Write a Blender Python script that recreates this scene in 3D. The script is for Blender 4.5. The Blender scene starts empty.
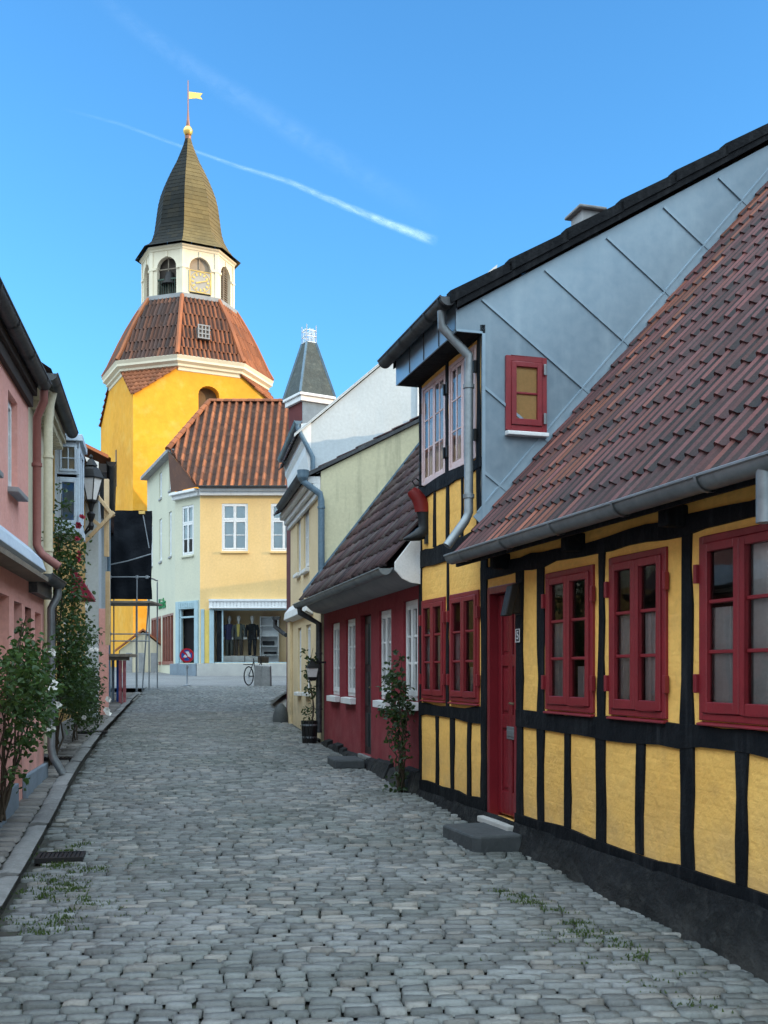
import bpy, bmesh, math, random
from mathutils import Vector, Matrix
random.seed(7)
R=random.uniform; PI=math.pi
sc=bpy.context.scene; COL=sc.collection
# ------------------------------------------------------------------ materials
def nodes(name):
    m=bpy.data.materials.new(name); m.use_nodes=True; nt=m.node_tree
    b=nt.nodes['Principled BSDF']; return m,nt,b
def N(nt,t,**k):
    n=nt.nodes.new(t)
    for a,v in k.items():
        if a.startswith('i_'): n.inputs[a[2:].replace('_',' ')].default_value=v
        else: setattr(n,a,v)
    return n
def c4(c): return (c[0],c[1],c[2],1)
def mixc(nt,fac,a,b,mode='MIX'):
    n=nt.nodes.new('ShaderNodeMix'); n.data_type='RGBA'; n.blend_type=mode
    for s,v in ((n.inputs[0],fac),(n.inputs[6],a),(n.inputs[7],b)):
        if hasattr(v,'is_linked') or hasattr(v,'links'): nt.links.new(v,s)
        elif isinstance(v,(int,float)): s.default_value=v
        else: s.default_value=c4(v)
    return n.outputs[2]
def noise(nt,vec,scale,detail=4,rough=.55,dist=0):
    n=N(nt,'ShaderNodeTexNoise',i_Scale=scale,i_Detail=detail,i_Roughness=rough,i_Distortion=dist)
    nt.links.new(vec,n.inputs['Vector']); return n.outputs['Fac']
def ramp(nt,v,lo,hi):
    n=N(nt,'ShaderNodeMapRange'); n.inputs['From Min'].default_value=lo; n.inputs['From Max'].default_value=hi
    nt.links.new(v,n.inputs['Value']); return n.outputs['Result']
def mapping(nt,vec,scale):
    n=N(nt,'ShaderNodeMapping'); n.inputs['Scale'].default_value=scale
    nt.links.new(vec,n.inputs['Vector']); return n.outputs['Vector']
def mul(nt,a,b):
    n=N(nt,'ShaderNodeMath',operation='MULTIPLY')
    for s,v in ((n.inputs[0],a),(n.inputs[1],b)):
        if isinstance(v,(int,float)): s.default_value=v
        else: nt.links.new(v,s)
    return n.outputs[0]
def mat(name,col,col2=None,sc1=2.5,rough=.8,bump=.25,bs=35,rnd=0,col3=None,metal=0,spec=.3,stain=None,stain_amt=.5,
        streak=None,lo=.35,hi=.68,bdist=.01,low_stain=None,ramp3=(.55,.95),brick=None,trough_shade=None):
    """wall/wood/stone/metal surface: two-tone noise, per-piece tint from the 'rnd' face attribute, streaks, bump"""
    m,nt,b=nodes(name); L=nt.links
    tc=N(nt,'ShaderNodeTexCoord').outputs['Object']
    c=mixc(nt,ramp(nt,noise(nt,tc,sc1,6),lo,hi),col,col2 or tuple(x*.82 for x in col))
    fine=noise(nt,tc,bs,5,.6)
    if rnd or col3:
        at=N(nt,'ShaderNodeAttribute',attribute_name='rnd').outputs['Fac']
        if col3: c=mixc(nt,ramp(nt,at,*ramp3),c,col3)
        if rnd:
            wn=N(nt,'ShaderNodeTexWhiteNoise',noise_dimensions='1D'); L.new(at,wn.inputs['W'])
            mr=N(nt,'ShaderNodeMapRange'); mr.inputs['To Min'].default_value=1-rnd; mr.inputs['To Max'].default_value=1+rnd
            L.new(wn.outputs['Value'],mr.inputs['Value'])
            cb=N(nt,'ShaderNodeCombineColor')
            for i in range(3): L.new(mr.outputs[0],cb.inputs[i])
            c=mixc(nt,1.0,c,cb.outputs[0],'MULTIPLY')
    if trough_shade:
        c=mixc(nt,ramp(nt,N(nt,'ShaderNodeAttribute',attribute_name='rnd').outputs['Fac'],-.01,-.5),c,trough_shade)  # painted shade for tile troughs, used where the face value is negative
    if streak:
        s=noise(nt,mapping(nt,tc,streak),1.0,5,.6)
        c=mixc(nt,mul(nt,ramp(nt,s,.5,.75),stain_amt),c,stain or tuple(x*.5 for x in col))
    elif stain:
        s=noise(nt,tc,sc1*3.1,7,.65)
        c=mixc(nt,mul(nt,ramp(nt,s,.52,.72),stain_amt),c,stain)
    if low_stain:
        z0,z1,cs,am=low_stain
        sx=N(nt,'ShaderNodeSeparateXYZ'); L.new(tc,sx.inputs[0])
        h=ramp(nt,sx.outputs['Z'],z1,z0)
        c=mixc(nt,mul(nt,mul(nt,h,ramp(nt,noise(nt,tc,3.5,6),.3,.65)),am),c,cs)
    c=mixc(nt,ramp(nt,fine,.3,.8),c,mixc(nt,.07,c,(1,1,1)) if metal else mixc(nt,.16,c,(0,0,0)))
    L.new(c,b.inputs['Base Color'])
    rr=N(nt,'ShaderNodeMapRange'); rr.inputs['To Min'].default_value=max(.05,rough-.1); rr.inputs['To Max'].default_value=min(1,rough+.1)
    L.new(fine,rr.inputs['Value']); L.new(rr.outputs[0],b.inputs['Roughness'])
    b.inputs['Metallic'].default_value=metal; b.inputs['Specular IOR Level'].default_value=spec
    if bump:
        big=noise(nt,tc,bs*.13,3)
        ad=N(nt,'ShaderNodeMath',operation='MULTIPLY_ADD'); L.new(big,ad.inputs[0]); ad.inputs[1].default_value=3.0; L.new(fine,ad.inputs[2])
        hgt=ad.outputs[0]
        if brick:
            sx2=N(nt,'ShaderNodeSeparateXYZ'); L.new(tc,sx2.inputs[0]); cx2=N(nt,'ShaderNodeCombineXYZ'); wv=N(nt,'ShaderNodeMath',operation='MULTIPLY_ADD'); L.new(noise(nt,tc,1.4,2),wv.inputs[0]); wv.inputs[1].default_value=.035; L.new(sx2.outputs['Z'],wv.inputs[2])
            L.new(sx2.outputs['X'],cx2.inputs[0]); L.new(wv.outputs[0],cx2.inputs[1])
            bt_=N(nt,'ShaderNodeTexBrick',i_Scale=1.0); bt_.inputs['Mortar Size'].default_value=.012; bt_.inputs['Mortar Smooth'].default_value=1.0; bt_.inputs['Brick Width'].default_value=.24; bt_.inputs['Row Height'].default_value=.075; L.new(cx2.outputs[0],bt_.inputs['Vector'])
            a2=N(nt,'ShaderNodeMath',operation='MULTIPLY_ADD'); L.new(bt_.outputs['Fac'],a2.inputs[0]); a2.inputs[1].default_value=-brick; L.new(hgt,a2.inputs[2]); hgt=a2.outputs[0]
        bp=N(nt,'ShaderNodeBump',i_Strength=bump,i_Distance=bdist); L.new(hgt,bp.inputs['Height']); L.new(bp.outputs[0],b.inputs['Normal'])
    return m
PAVE=None
def glass_mat(name,ior=1.6,tint=(.8,.85,.86),wav=.35):
    m,nt,b=nodes(name); L=nt.links; nt.nodes.remove(b); out=nt.nodes['Material Output']
    tc=N(nt,'ShaderNodeTexCoord').outputs['Object']
    bp=N(nt,'ShaderNodeBump',i_Strength=wav,i_Distance=.004); L.new(noise(nt,tc,3.2,1),bp.inputs['Height'])
    g=N(nt,'ShaderNodeBsdfGlossy',i_Roughness=.015); L.new(bp.outputs[0],g.inputs['Normal'])
    t=N(nt,'ShaderNodeBsdfTransparent'); t.inputs[0].default_value=c4(tint)
    fr=N(nt,'ShaderNodeFresnel',i_IOR=ior); mx=N(nt,'ShaderNodeMixShader')
    L.new(fr.outputs[0],mx.inputs[0]); L.new(t.outputs[0],mx.inputs[1]); L.new(g.outputs[0],mx.inputs[2]); L.new(mx.outputs[0],out.inputs['Surface'])
    return m
def leaf_mat(name,c1,c2):
    m,nt,b=nodes(name); L=nt.links
    at=N(nt,'ShaderNodeAttribute',attribute_name='rnd').outputs['Fac']
    c=mixc(nt,at,c1,c2); L.new(c,b.inputs['Base Color']); b.inputs['Roughness'].default_value=.5
    b.inputs['Specular IOR Level'].default_value=.4
    tr=N(nt,'ShaderNodeBsdfTranslucent'); L.new(mixc(nt,.4,c,(.25,.4,.05)),tr.inputs[0])
    mx=N(nt,'ShaderNodeMixShader'); mx.inputs[0].default_value=.25
    L.new(b.outputs[0],mx.inputs[1]); L.new(tr.outputs[0],mx.inputs[2]); L.new(mx.outputs[0],nt.nodes['Material Output'].inputs['Surface'])
    return m
# ------------------------------------------------------------------ mesh builder
ZB={}
class MB:
    def __init__(s): s.v=[]; s.f=[]; s.r=[]; s.rv=None
    def face(s,pts,r=None):
        i=len(s.v); s.v+= [tuple(p) for p in pts]; s.f.append(tuple(range(i,i+len(pts)))); s.r.append(s.rv if r is None and s.rv is not None else (r if r is not None else .5)); return s
    def mesh(s,vs,fs,r=None):
        i=len(s.v); s.v+=[tuple(p) for p in vs]
        if r is None: r=s.rv if s.rv is not None else .5
        for f in fs: s.f.append(tuple(i+k for k in f)); s.r.append(r)
        return s
    def box(s,x0,x1,y0,y1,z0,z1,r=None):
        v=[(x0,y0,z0),(x1,y0,z0),(x1,y1,z0),(x0,y1,z0),(x0,y0,z1),(x1,y0,z1),(x1,y1,z1),(x0,y1,z1)]
        return s.mesh(v,[(3,2,1,0),(4,5,6,7),(0,1,5,4),(1,2,6,5),(2,3,7,6),(3,0,4,7)],r)
    def hull8(s,v,r=None):
        return s.mesh(v,[(3,2,1,0),(4,5,6,7),(0,1,5,4),(1,2,6,5),(2,3,7,6),(3,0,4,7)],r)
    def bar(s,a,b,w,h,up=(0,0,1),r=None):
        a=Vector(a);b=Vector(b);d=(b-a).normalized();u=Vector(up)
        if abs(d.dot(u))>.98: u=Vector((1,0,0))
        p=d.cross(u).normalized();q=p.cross(d).normalized(); p*=w/2;q*=h/2
        return s.hull8([a-p-q,a+p-q,a+p+q,a-p+q,b-p-q,b+p-q,b+p+q,b-p+q],r)
    def prism(s,poly,ext,r=None):
        """poly: 3-D points; ext: extrusion vector"""
        n=len(poly);e=Vector(ext);P=[Vector(p) for p in poly]
        v=P+[p+e for p in P]
        f=[tuple(range(n-1,-1,-1)),tuple(range(n,2*n))]+[(i,(i+1)%n,n+(i+1)%n,n+i) for i in range(n)]
        return s.mesh(v,f,r)
    def tube(s,pts,rad,n=8,cap=True,r=None):
        P=[Vector(p) for p in pts]; k=len(P)
        rs=rad if isinstance(rad,(list,tuple)) else [rad]*k
        v=[];ref=None
        for i,p in enumerate(P):
            d=(P[min(i+1,k-1)]-P[max(i-1,0)]).normalized()
            if ref is None or abs(ref.dot(d))>.98:
                ref=Vector((0,0,1)) if abs(d.z)<.9 else Vector((1,0,0))
            a=(ref-d*ref.dot(d)).normalized();b=d.cross(a);ref=a
            for j in range(n):
                t=2*PI*j/n; v.append(p+(a*math.cos(t)+b*math.sin(t))*rs[i])
        f=[(i*n+j,i*n+(j+1)%n,(i+1)*n+(j+1)%n,(i+1)*n+j) for i in range(k-1) for j in range(n)]
        if cap: f+=[tuple(range(n-1,-1,-1)),tuple((k-1)*n+j for j in range(n))]
        return s.mesh(v,f,r)
    def lathe(s,prof,c=(0,0,0),n=16,rot=0,r=None,cap=True,sx=1,sy=1):
        v=[];k=len(prof)
        for rad,z in prof:
            for j in range(n):
                t=rot+2*PI*j/n; v.append((c[0]+rad*math.cos(t)*sx,c[1]+rad*math.sin(t)*sy,c[2]+z))
        f=[(i*n+j,i*n+(j+1)%n,(i+1)*n+(j+1)%n,(i+1)*n+j) for i in range(k-1) for j in range(n)]
        if cap: f+=[tuple(range(n-1,-1,-1)),tuple((k-1)*n+j for j in range(n))]
        return s.mesh(v,f,r)
    def gutter(s,a,b,rad,thick=.006,n=10,seg=.9):
        """half-round gutter with end caps, rolled rim and joint collars"""
        a=Vector(a);b=Vector(b);d=(b-a).normalized();p=d.cross(Vector((0,0,1))).normalized();z=Vector((0,0,1))
        for e0,e1,rr in [(a,b,rad)]+[(a+d*t,a+d*(t+.025),rad+.011) for t in [i*seg+.35 for i in range(int(((b-a).length-.3)/seg)+1)] if t+.03<(b-a).length]:
            ring=[PI*j/n for j in range(n+1)]
            v=[e+(p*math.cos(t)-z*math.sin(t))*q for e in (e0,e1) for q in (rr,rr-thick) for t in ring]
            m=n+1; f=[]
            for j in range(n):
                f+=[(j,j+1,2*m+j+1,2*m+j),(m+j+1,m+j,3*m+j,3*m+j+1)]
            f+=[(0,2*m,3*m,m),(n,m+n,3*m+n,2*m+n)]
            f+=[tuple(range(n+1)),tuple(2*m+j for j in range(n,-1,-1))] if rr==rad else []
            s.mesh(v,f)
        for sg in (1,-1): s.tube([a+p*rad*sg,b+p*rad*sg],.011,6)
        return s
    def build(s,name,m,parent=None,smooth=False,bevel=0,label=None,segs=2,autosmooth=None):
        zb=0;p=parent
        while p is not None:
            if p.name in ZB: zb=ZB[p.name]; break
            p=p.parent
        me=bpy.data.meshes.new(name)
        me.from_pydata([(v[0],v[1],v[2]-zb) for v in s.v],[],s.f)
        at=me.attributes.new('rnd','FLOAT','FACE'); at.data.foreach_set('value',[float(x) for x in s.r])
        me.materials.append(m)
        if smooth: me.polygons.foreach_set('use_smooth',[True]*len(me.polygons))
        o=bpy.data.objects.new(name,me); COL.objects.link(o)
        if parent is not None: o.parent=parent
        if bevel:
            bm=bmesh.new(); bm.from_mesh(me); bmesh.ops.remove_doubles(bm,verts=bm.verts,dist=1e-5); bm.to_mesh(me); bm.free()
            bv=o.modifiers.new('b','BEVEL'); bv.width=bevel; bv.segments=segs; bv.limit_method='ANGLE'; bv.angle_limit=.6
        if smooth and autosmooth is None:
            bm=bmesh.new(); bm.from_mesh(me); bmesh.ops.remove_doubles(bm,verts=bm.verts,dist=1e-5)
            for e in bm.edges:
                if len(e.link_faces)==2 and e.calc_face_angle(0)>.75: e.smooth=False
            bm.to_mesh(me); bm.free()
        if label: o['label']=label
        return o
def tag(o,label=None,cat=None,group=None,kind=None):
    for k,v in (('label',label),('category',cat),('group',group),('kind',kind)):
        if v: o[k]=v
    return o
def thing(name,label,cat,loc=(0,0,0),rot=0,group=None,zb=None):
    """an Empty at the thing's base; with zb the parts are written in absolute heights"""
    o=bpy.data.objects.new(name,None); COL.objects.link(o); o.empty_display_size=.2
    o.location=(loc[0],loc[1],zb if zb is not None else loc[2]); o.rotation_euler=(0,0,rot)
    if zb is not None: ZB[o.name]=zb
    return tag(o,label,cat,group)
def copy_tree(o,parent=None):
    c=o.copy(); COL.objects.link(c)
    if parent is not None: c.parent=parent
    for ch in list(o.children): copy_tree(ch,c)
    return c
# ------------------------------------------------------------------ builders for house pieces
def wall_holes(mb,x0,x1,z0,z1,holes,y=0,rev=.16,step=None):
    """front wall sheet in the y plane with real openings and their reveals"""
    xs=sorted({x0,x1}|{h[0] for h in holes}|{h[1] for h in holes}); zs=sorted({z0,z1}|{h[2] for h in holes}|{h[3] for h in holes})
    xs=[x for x in xs if x0<=x<=x1]; zs=[z for z in zs if z0<=z<=z1]
    for i in range(len(xs)-1):
        for j in range(len(zs)-1):
            cx=(xs[i]+xs[i+1])/2; cz=(zs[j]+zs[j+1])/2
            if any(h[0]<cx<h[1] and h[2]<cz<h[3] for h in holes): continue
            mb.face([(xs[i],y,zs[j]),(xs[i+1],y,zs[j]),(xs[i+1],y,zs[j+1]),(xs[i],y,zs[j+1])])
    for a,b,c,d in holes:
        if b<=x0 or a>=x1: continue
        y1=y+rev
        mb.face([(a,y,c),(a,y,d),(a,y1,d),(a,y1,c)]); mb.face([(b,y,d),(b,y,c),(b,y1,c),(b,y1,d)])
        mb.face([(a,y,d),(b,y,d),(b,y1,d),(a,y1,d)]); mb.face([(b,y,c),(a,y,c),(a,y1,c),(b,y1,c)])
    return mb
def window(par,x0,x1,z0,z1,fm,y=0,cas=2,rows=3,cols=1,fw=.055,sw=.045,bar=.022,d=.05,sill=None,hinge=None,room=True,curtain=None,
           gm=None,cm=None,flat=0,ajar=0,transom=None,arch=0,deep=.45,back=None):
    """casement window: frame and sashes in one mesh, panes, room behind the glass, optional curtain, sill, hinges as children"""
    f=MB(); P=MB(); yo=y; yi=y+d
    f.box(x0,x0+fw,yo,yi,z0,z1); f.box(x1-fw,x1,yo,yi,z0,z1); f.box(x0+fw,x1-fw,yo,yi,z1-fw,z1); f.box(x0+fw,x1-fw,yo,yi,z0,z0+fw)
    ix0,ix1,iz0,iz1=x0+fw,x1-fw,z0+fw,z1-fw; w=(ix1-ix0)/cas; ys=yo-.012+flat; ye=yo+.03
    bands=[(iz0,iz1,rows)] if not transom else [(iz0,transom-.025,rows),(transom+.025,iz1,1)]
    if transom: f.box(ix0,ix1,yo-.008,yi,transom-.025,transom+.025)
    for b0,b1,rws in bands:
        for k in range(cas):
            a=ix0+k*w+.003; b=ix0+(k+1)*w-.003; c0=b0+.003; c1=b1-.003
            f.box(a,a+sw,ys,ye,c0,c1); f.box(b-sw,b,ys,ye,c0,c1); f.box(a+sw,b-sw,ys,ye,c1-sw,c1); f.box(a+sw,b-sw,ys,ye,c0,c0+sw*1.25)
            pz0=c0+sw*1.25; ph=(c1-sw-pz0)/rws; pw=(b-a-2*sw)/cols
            for r in range(1,rws): f.box(a+sw,b-sw,min(ys+.014,yo+.008),ye-.004,pz0+r*ph-bar/2,pz0+r*ph+bar/2)
            for q in range(1,cols): f.box(a+sw+q*pw-bar/2,a+sw+q*pw+bar/2,min(ys+.015,yo+.009),ye-.005,pz0,c1-sw)
            P.face([(a+sw-.004,yo+.016,pz0-.004),(b-sw+.004,yo+.016,pz0-.004),(b-sw+.004,yo+.016,c1-sw+.004),(a+sw-.004,yo+.016,c1-sw+.004)])
    o=f.build('window',fm,par,bevel=.004,segs=1)
    P.build('pane',gm or GLASS,o)
    if room:
        r=MB(); e=.002; y1=yi+deep
        r.face([(x0+e,y1,z0+e),(x1-e,y1,z0+e),(x1-e,y1,z1-e),(x0+e,y1,z1-e)]); r.face([(x0+e,yi,z0+e),(x0+e,y1,z0+e),(x0+e,y1,z1-e),(x0+e,yi,z1-e)])
        r.face([(x1-e,y1,z0+e),(x1-e,yi,z0+e),(x1-e,yi,z1-e),(x1-e,y1,z1-e)]); r.face([(x0+e,yi,z1-e),(x0+e,y1,z1-e),(x1-e,y1,z1-e),(x1-e,yi,z1-e)])
        r.face([(x0+e,y1,z0+e),(x0+e,yi,z0+e),(x1-e,yi,z0+e),(x1-e,y1,z0+e)])
        r.build('inner_reveal',back or ROOM,o)
    if curtain:
        cb=MB()
        for (a,b,c,dd) in curtain:
            n=22
            for i in range(n):
                t0=i/n;t1=(i+1)/n
                g=lambda t:yi+.0+.012*math.sin(t*38*(b-a)/.3)
                xa=x0+fw+(ix1-ix0)*(a+(b-a)*t0); xb=x0+fw+(ix1-ix0)*(a+(b-a)*t1); za=iz0+(iz1-iz0)*c; zz=iz0+(iz1-iz0)*dd
                cb.face([(xa,g(t0),za),(xb,g(t1),za),(xb,g(t1),zz),(xa,g(t0),zz)])
        cb.build('curtain',cm or LACE,o,smooth=True)
    if sill:
        sm,so,sh=sill; ex=.03 if so>.05 else .0; MB().hull8([(x0-ex,y-so,z0-sh),(x1+ex,y-so,z0-sh),(x1+ex,y+d,z0-sh),(x0-ex,y+d,z0-sh),(x0-ex,y-so,z0-.015),(x1+ex,y-so,z0-.015),(x1+ex,y+d,z0-.001),(x0-ex,y+d,z0-.001)]).build('sill',sm,o,bevel=.006)
    if hinge:
        for xx in (x0-.012,x1+.012):
            for zz in (z0+(z1-z0)*.2,z0+(z1-z0)*.8): MB().box(xx-.016,xx+.016,yo-.022,yo+.012,zz-.055,zz+.055).build('hinge',hinge,o,bevel=.004)
    return o
def pantiles(mb,O,U,V,W,L,tw=.2,course=.31,amp=.028,lift=.022,nu=7,xl=None,xr=None,jit=.004,tone=None,lip=True,trough_shade=0,tcut=.42):
    """rows of curved clay tiles, each tile a patch of its own, lower edge lying over the row beneath"""
    O=Vector(O);U=Vector(U).normalized();V=Vector(V).normalized();Nn=U.cross(V).normalized()
    prof=[]
    for i in range(nu+1):
        t=i/nu
        h=amp*math.sin(PI*t/.4) if t<.4 else -amp*.35*math.sin(PI*(t-.4)/.6)
        prof.append((t,h))
    rows=int(math.ceil(L/course)); colsn=int(math.ceil(W/tw))
    for j in range(rows):
        v0=j*course-.035; v1=min((j+1)*course,L)
        for k in range(-1,colsn+1):
            u0=k*tw; du=R(-jit,jit); dv=R(-jit*2,jit*2); dh=R(0,jit); r=random.random()
            if tone: r=tone(u0,v0,r)
            a0,b0=(xl(v0) if xl else 0),(xr(v0) if xr else W); a1,b1=(xl(v1) if xl else 0),(xr(v1) if xr else W)
            if u0+tw*1.05<min(a0,a1) or u0>max(b0,b1): continue
            vs=[]
            for (t,h) in prof:
                u=u0+t*tw*1.04+du
                vs.append(O+U*min(max(u,a0),b0)+V*(v0+dv)+Nn*(h+lift+dh))
            for (t,h) in prof:
                u=u0+t*tw*1.04+du
                vs.append(O+U*min(max(u,a1),b1)+V*v1+Nn*(h+dh))
            n=nu+1; fs=[(i,i+1,n+i+1,n+i) for i in range(nu)]
            if trough_shade:
                mb.mesh(vs,[f for i,f in enumerate(fs) if prof[i][0]<tcut],r); mb.mesh(vs,[f for i,f in enumerate(fs) if prof[i][0]>=tcut],-trough_shade*R(.6,1)); fs=[]  # flanks and troughs tinted dark in place of shade between the rolls
            if lip:
                vs+=[vs[i]-Nn*(lift+.006) for i in range(n)]; fs+=[(2*n+i,2*n+i+1,i+1,i) for i in range(nu)]
            mb.mesh(vs,fs,r)
    return mb
def ridge(mb,a,b,rad=.11,seg=.36,n=7):
    a=Vector(a);b=Vector(b);d=(b-a);l=d.length;d.normalize();k=max(1,int(l/seg)); p=d.cross(Vector((0,0,1))).normalized(); q=p.cross(d)
    for i in range(k):
        e0=a+d*(l*i/k);e1=a+d*(l*(i+1.08)/k); r0=rad*1.06;r1=rad*.95
        v=[e+(p*math.cos(PI*j/n)+q*math.sin(PI*j/n))*rr for e,rr in ((e0,r0),(e1,r1)) for j in range(n+1)]
        mb.mesh(v,[(j,j+1,n+2+j,n+1+j) for j in range(n)]+[tuple(range(n+1))],random.random())
    return mb
def timber(mb,a,b,w,y=-.014,wob=.013,dep=.05,seg=.22):
    """hand-hewn beam lying in the facade plane from a=(x,z) to b=(x,z)"""
    ax,az=a;bx,bz=b;l=math.hypot(bx-ax,bz-az);n=max(2,int(l/seg)); dx,dz=(bx-ax)/l,(bz-az)/l; px,pz=-dz,dx
    L=[];Rr=[];ph=R(0,6)
    for i in range(n+1):
        t=l*i/n; w0=w/2+R(-wob,wob)+wob*.6*math.sin(t*3+ph); w1=w/2+R(-wob,wob)+wob*.6*math.cos(t*2.3+ph)
        cx,cz=ax+dx*t,az+dz*t; L.append((cx+px*w0,cz+pz*w0)); Rr.append((cx-px*w1,cz-pz*w1))
    for i in range(n):
        v=[]
        for yy in (y,y+dep):
            ii=.006 if yy==y else 0
            for (q,s) in ((L[i],1),(Rr[i],-1),(Rr[i+1],-1),(L[i+1],1)): v.append((q[0]-px*ii*s,yy,q[1]-pz*ii*s))
        fs=[(0,1,2,3),(1,5,6,2),(0,3,7,4)]
        if i==0: fs.append((0,4,5,1))
        if i==n-1: fs.append((3,2,6,7))
        mb.mesh(v,fs)
    return mb
def downpipe(name,pts,rad,m,par,clips=(),cm=None):
    p=MB().tube(pts,rad,12)
    for c in clips: p.lathe([(rad+.002,-.02),(rad+.01,-.018),(rad+.01,.018),(rad+.002,.02)],c,12)
    return p.build(name,m,par,smooth=True)
def leaves(mb,blobs,size=(.045,.075),shell=.75,droop=.3):
    for (cx,cy,cz,rx,ry,rz,n) in blobs:
        for _ in range(n):
            d=Vector((random.gauss(0,1),random.gauss(0,1),random.gauss(0,1))).normalized(); t=R(0,1)**(1/3)*(1-shell*0)+0
            t=t*R(.55,1.12)
            c=Vector((cx+d.x*rx*t,cy+d.y*ry*t,cz+d.z*rz*t))
            ax=Vector((R(-1,1),R(-1,1),R(-.9,.5))).normalized(); nn=(Vector((R(-1,1),R(-1,1),R(-.2,1.4)))).normalized()
            b=ax.cross(nn)
            if b.length<.1: continue
            b.normalize(); nn=b.cross(ax); s=R(*size); w=s*R(.55,.75)/2
            fold=nn*w*.35
            v=[c,c+ax*s*.3+b*w*.9+fold,c+ax*s*.7+b*w*.75+fold,c+ax*s-nn*s*droop*.3,c+ax*s*.7-b*w*.75+fold,c+ax*s*.3-b*w*.9+fold,c+ax*s*.5]
            mb.mesh(v,[(0,1,6),(1,2,6),(2,3,6),(3,4,6),(4,5,6),(5,0,6)],min(1,max(0,random.gauss(.4,.25)+d.z*.15)))
    return mb
def blossoms(mb,spots,r0=.04):
    """open roses: three whorls of petals facing outward from the wall"""
    for (x,y,z) in spots:
        ax=Vector((R(.1,.8),R(-1,-.4),R(-.1,.7))).normalized(); e1=ax.cross(Vector((0,0,1))).normalized(); e2=ax.cross(e1); c=Vector((x,y,z))
        for ring,(n,rr,tl) in enumerate(((6,1,.25),(5,.72,.7),(3,.42,1.6))):
            for k in range(n):
                a=2*PI*k/n+ring*.5+R(-.1,.1); o=(e1*math.cos(a)+e2*math.sin(a)+ax*tl).normalized(); b=(-e1*math.sin(a)+e2*math.cos(a)); r=r0*rr*R(.85,1.15)
                q=c+ax*r0*.12*ring; mb.mesh([q,q+o*r*.55+b*r*.5,q+o*r+ax*r*.1,q+o*r*.55-b*r*.5],[(0,1,2,3)],random.random())
    return mb
def stems(mb,base,tips,r=.012,wob=.05):
    b=Vector(base)
    for t in tips:
        t=Vector(t); p=[b+Vector((R(-.05,.05),R(-.05,.05),0))]; n=6
        for i in range(1,n+1): p.append(b.lerp(t,i/n)+Vector((R(-wob,wob),R(-wob,wob),R(-wob,wob)*.4)))
        mb.tube(p,[r*(1-.7*i/n) for i in range(n+1)],5)
    return mb
GP=[(-60,-2.6),(5.5,0),(8.6,.125),(11.2,.27),(17.2,.44),(21.5,.56),(46,1.45),(62,1.95),(110,2.6),(4000,2.6)]
def gz(Y):
    for (a,za),(b,zb_) in zip(GP,GP[1:]):
        if Y<=b: return za+(zb_-za)*(Y-a)/(b-a)
    return 2.6
def lerp_tab(T,Y):
    if Y<=T[0][0]: a,b=T[0],T[1]
    elif Y>=T[-1][0]: a,b=T[-2],T[-1]
    else:
        for a,b in zip(T,T[1:]):
            if Y<=b[0]: break
    return a[1]+(b[1]-a[1])*(Y-a[0])/(b[0]-a[0])
KERB=[(2,-1.42),(6.5,-2.38),(10,-3.12),(13.9,-3.98),(18.9,-5.02),(25.8,-6.3),(31,-7.2),(40,-8.9)]
RIGHT=[(0,3.633),(11.24,.38),(17.2,-1.02),(21.6,-2.0),(27,-2.98),(31,-3.1),(40,-3.0)]
def kx(Y): return lerp_tab(KERB,Y)
def rx(Y): return lerp_tab(RIGHT,Y)
# ------------------------------------------------------------------ the materials
GLASS=glass_mat('old_window_glass',1.52,(.95,.97,.97))
PAVE=mat('worn_paving_setts',(.185,.175,.165),(.13,.128,.122),sc1=1.1,rough=.75,bump=.55,bs=42,rnd=.3,stain=(.09,.09,.085),stain_amt=.5,bdist=.012)
GLASS_SHOP=glass_mat('shop_glass',1.35,(.92,.95,.95),.05)
ROOM=mat('dim_room',(.085,.075,.07),(.16,.13,.11),rough=.9,bump=0)
LACE=mat('lace_curtain',(.66,.67,.67),(.5,.51,.52),rough=.9,bump=.1)
YEL=mat('ochre_limewash',(.93,.55,.145),(.85,.475,.115),sc1=1.3,rough=.9,bump=.55,bs=22,stain=(.62,.36,.12),stain_amt=.5,bdist=.016,low_stain=(.3,.95,(.50,.34,.17),.7),brick=.07)
BLACK=mat('tarred_timber',(.003,.0045,.007),(.008,.0095,.012),sc1=4,rough=.72,bump=.6,bs=30,streak=(16,16,1.6),stain=(.03,.032,.036),stain_amt=.6,spec=.14)
PLINTH=mat('tarred_stone_plinth',(.005,.0065,.008),(.013,.0145,.017),sc1=3,rough=.82,bump=.8,bs=14,bdist=.03,stain=(.06,.062,.06),stain_amt=.5,low_stain=(-.2,.28,(.09,.088,.08),.7))
REDP=mat('dark_red_paint',(.235,.018,.026),(.19,.015,.022),sc1=5,rough=.42,bump=.12,bs=60,spec=.45,streak=(9,9,1.5),stain=(.15,.02,.024),stain_amt=.4)
REDD=mat('red_door_paint',(.20,.012,.02),(.165,.010,.017),sc1=3,rough=.35,bump=.1,bs=60,spec=.5)
ZINC=mat('zinc_sheet',(.235,.32,.385),(.185,.262,.325),sc1=.6,rough=.40,rnd=.17,bump=.08,bs=10,metal=.55,spec=.5,streak=(4,4.5,.55),stain=(.34,.43,.49),stain_amt=.35)
ZINCP=mat('zinc_pipe',(.24,.27,.29),(.15,.175,.19),sc1=4,rough=.45,bump=.1,bs=25,metal=.6,spec=.5,stain=(.14,.16,.17),stain_amt=.5)
DARKZ=mat('dark_zinc',(.045,.052,.06),(.03,.034,.04),sc1=3,rough=.5,bump=.1,bs=20,metal=.4,stain=(.12,.13,.14),stain_amt=.5)
BLUEP=mat('blue_grey_pipe',(.10,.17,.23),(.07,.12,.17),sc1=4,rough=.45,bump=.1,bs=25,metal=.2)
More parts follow.
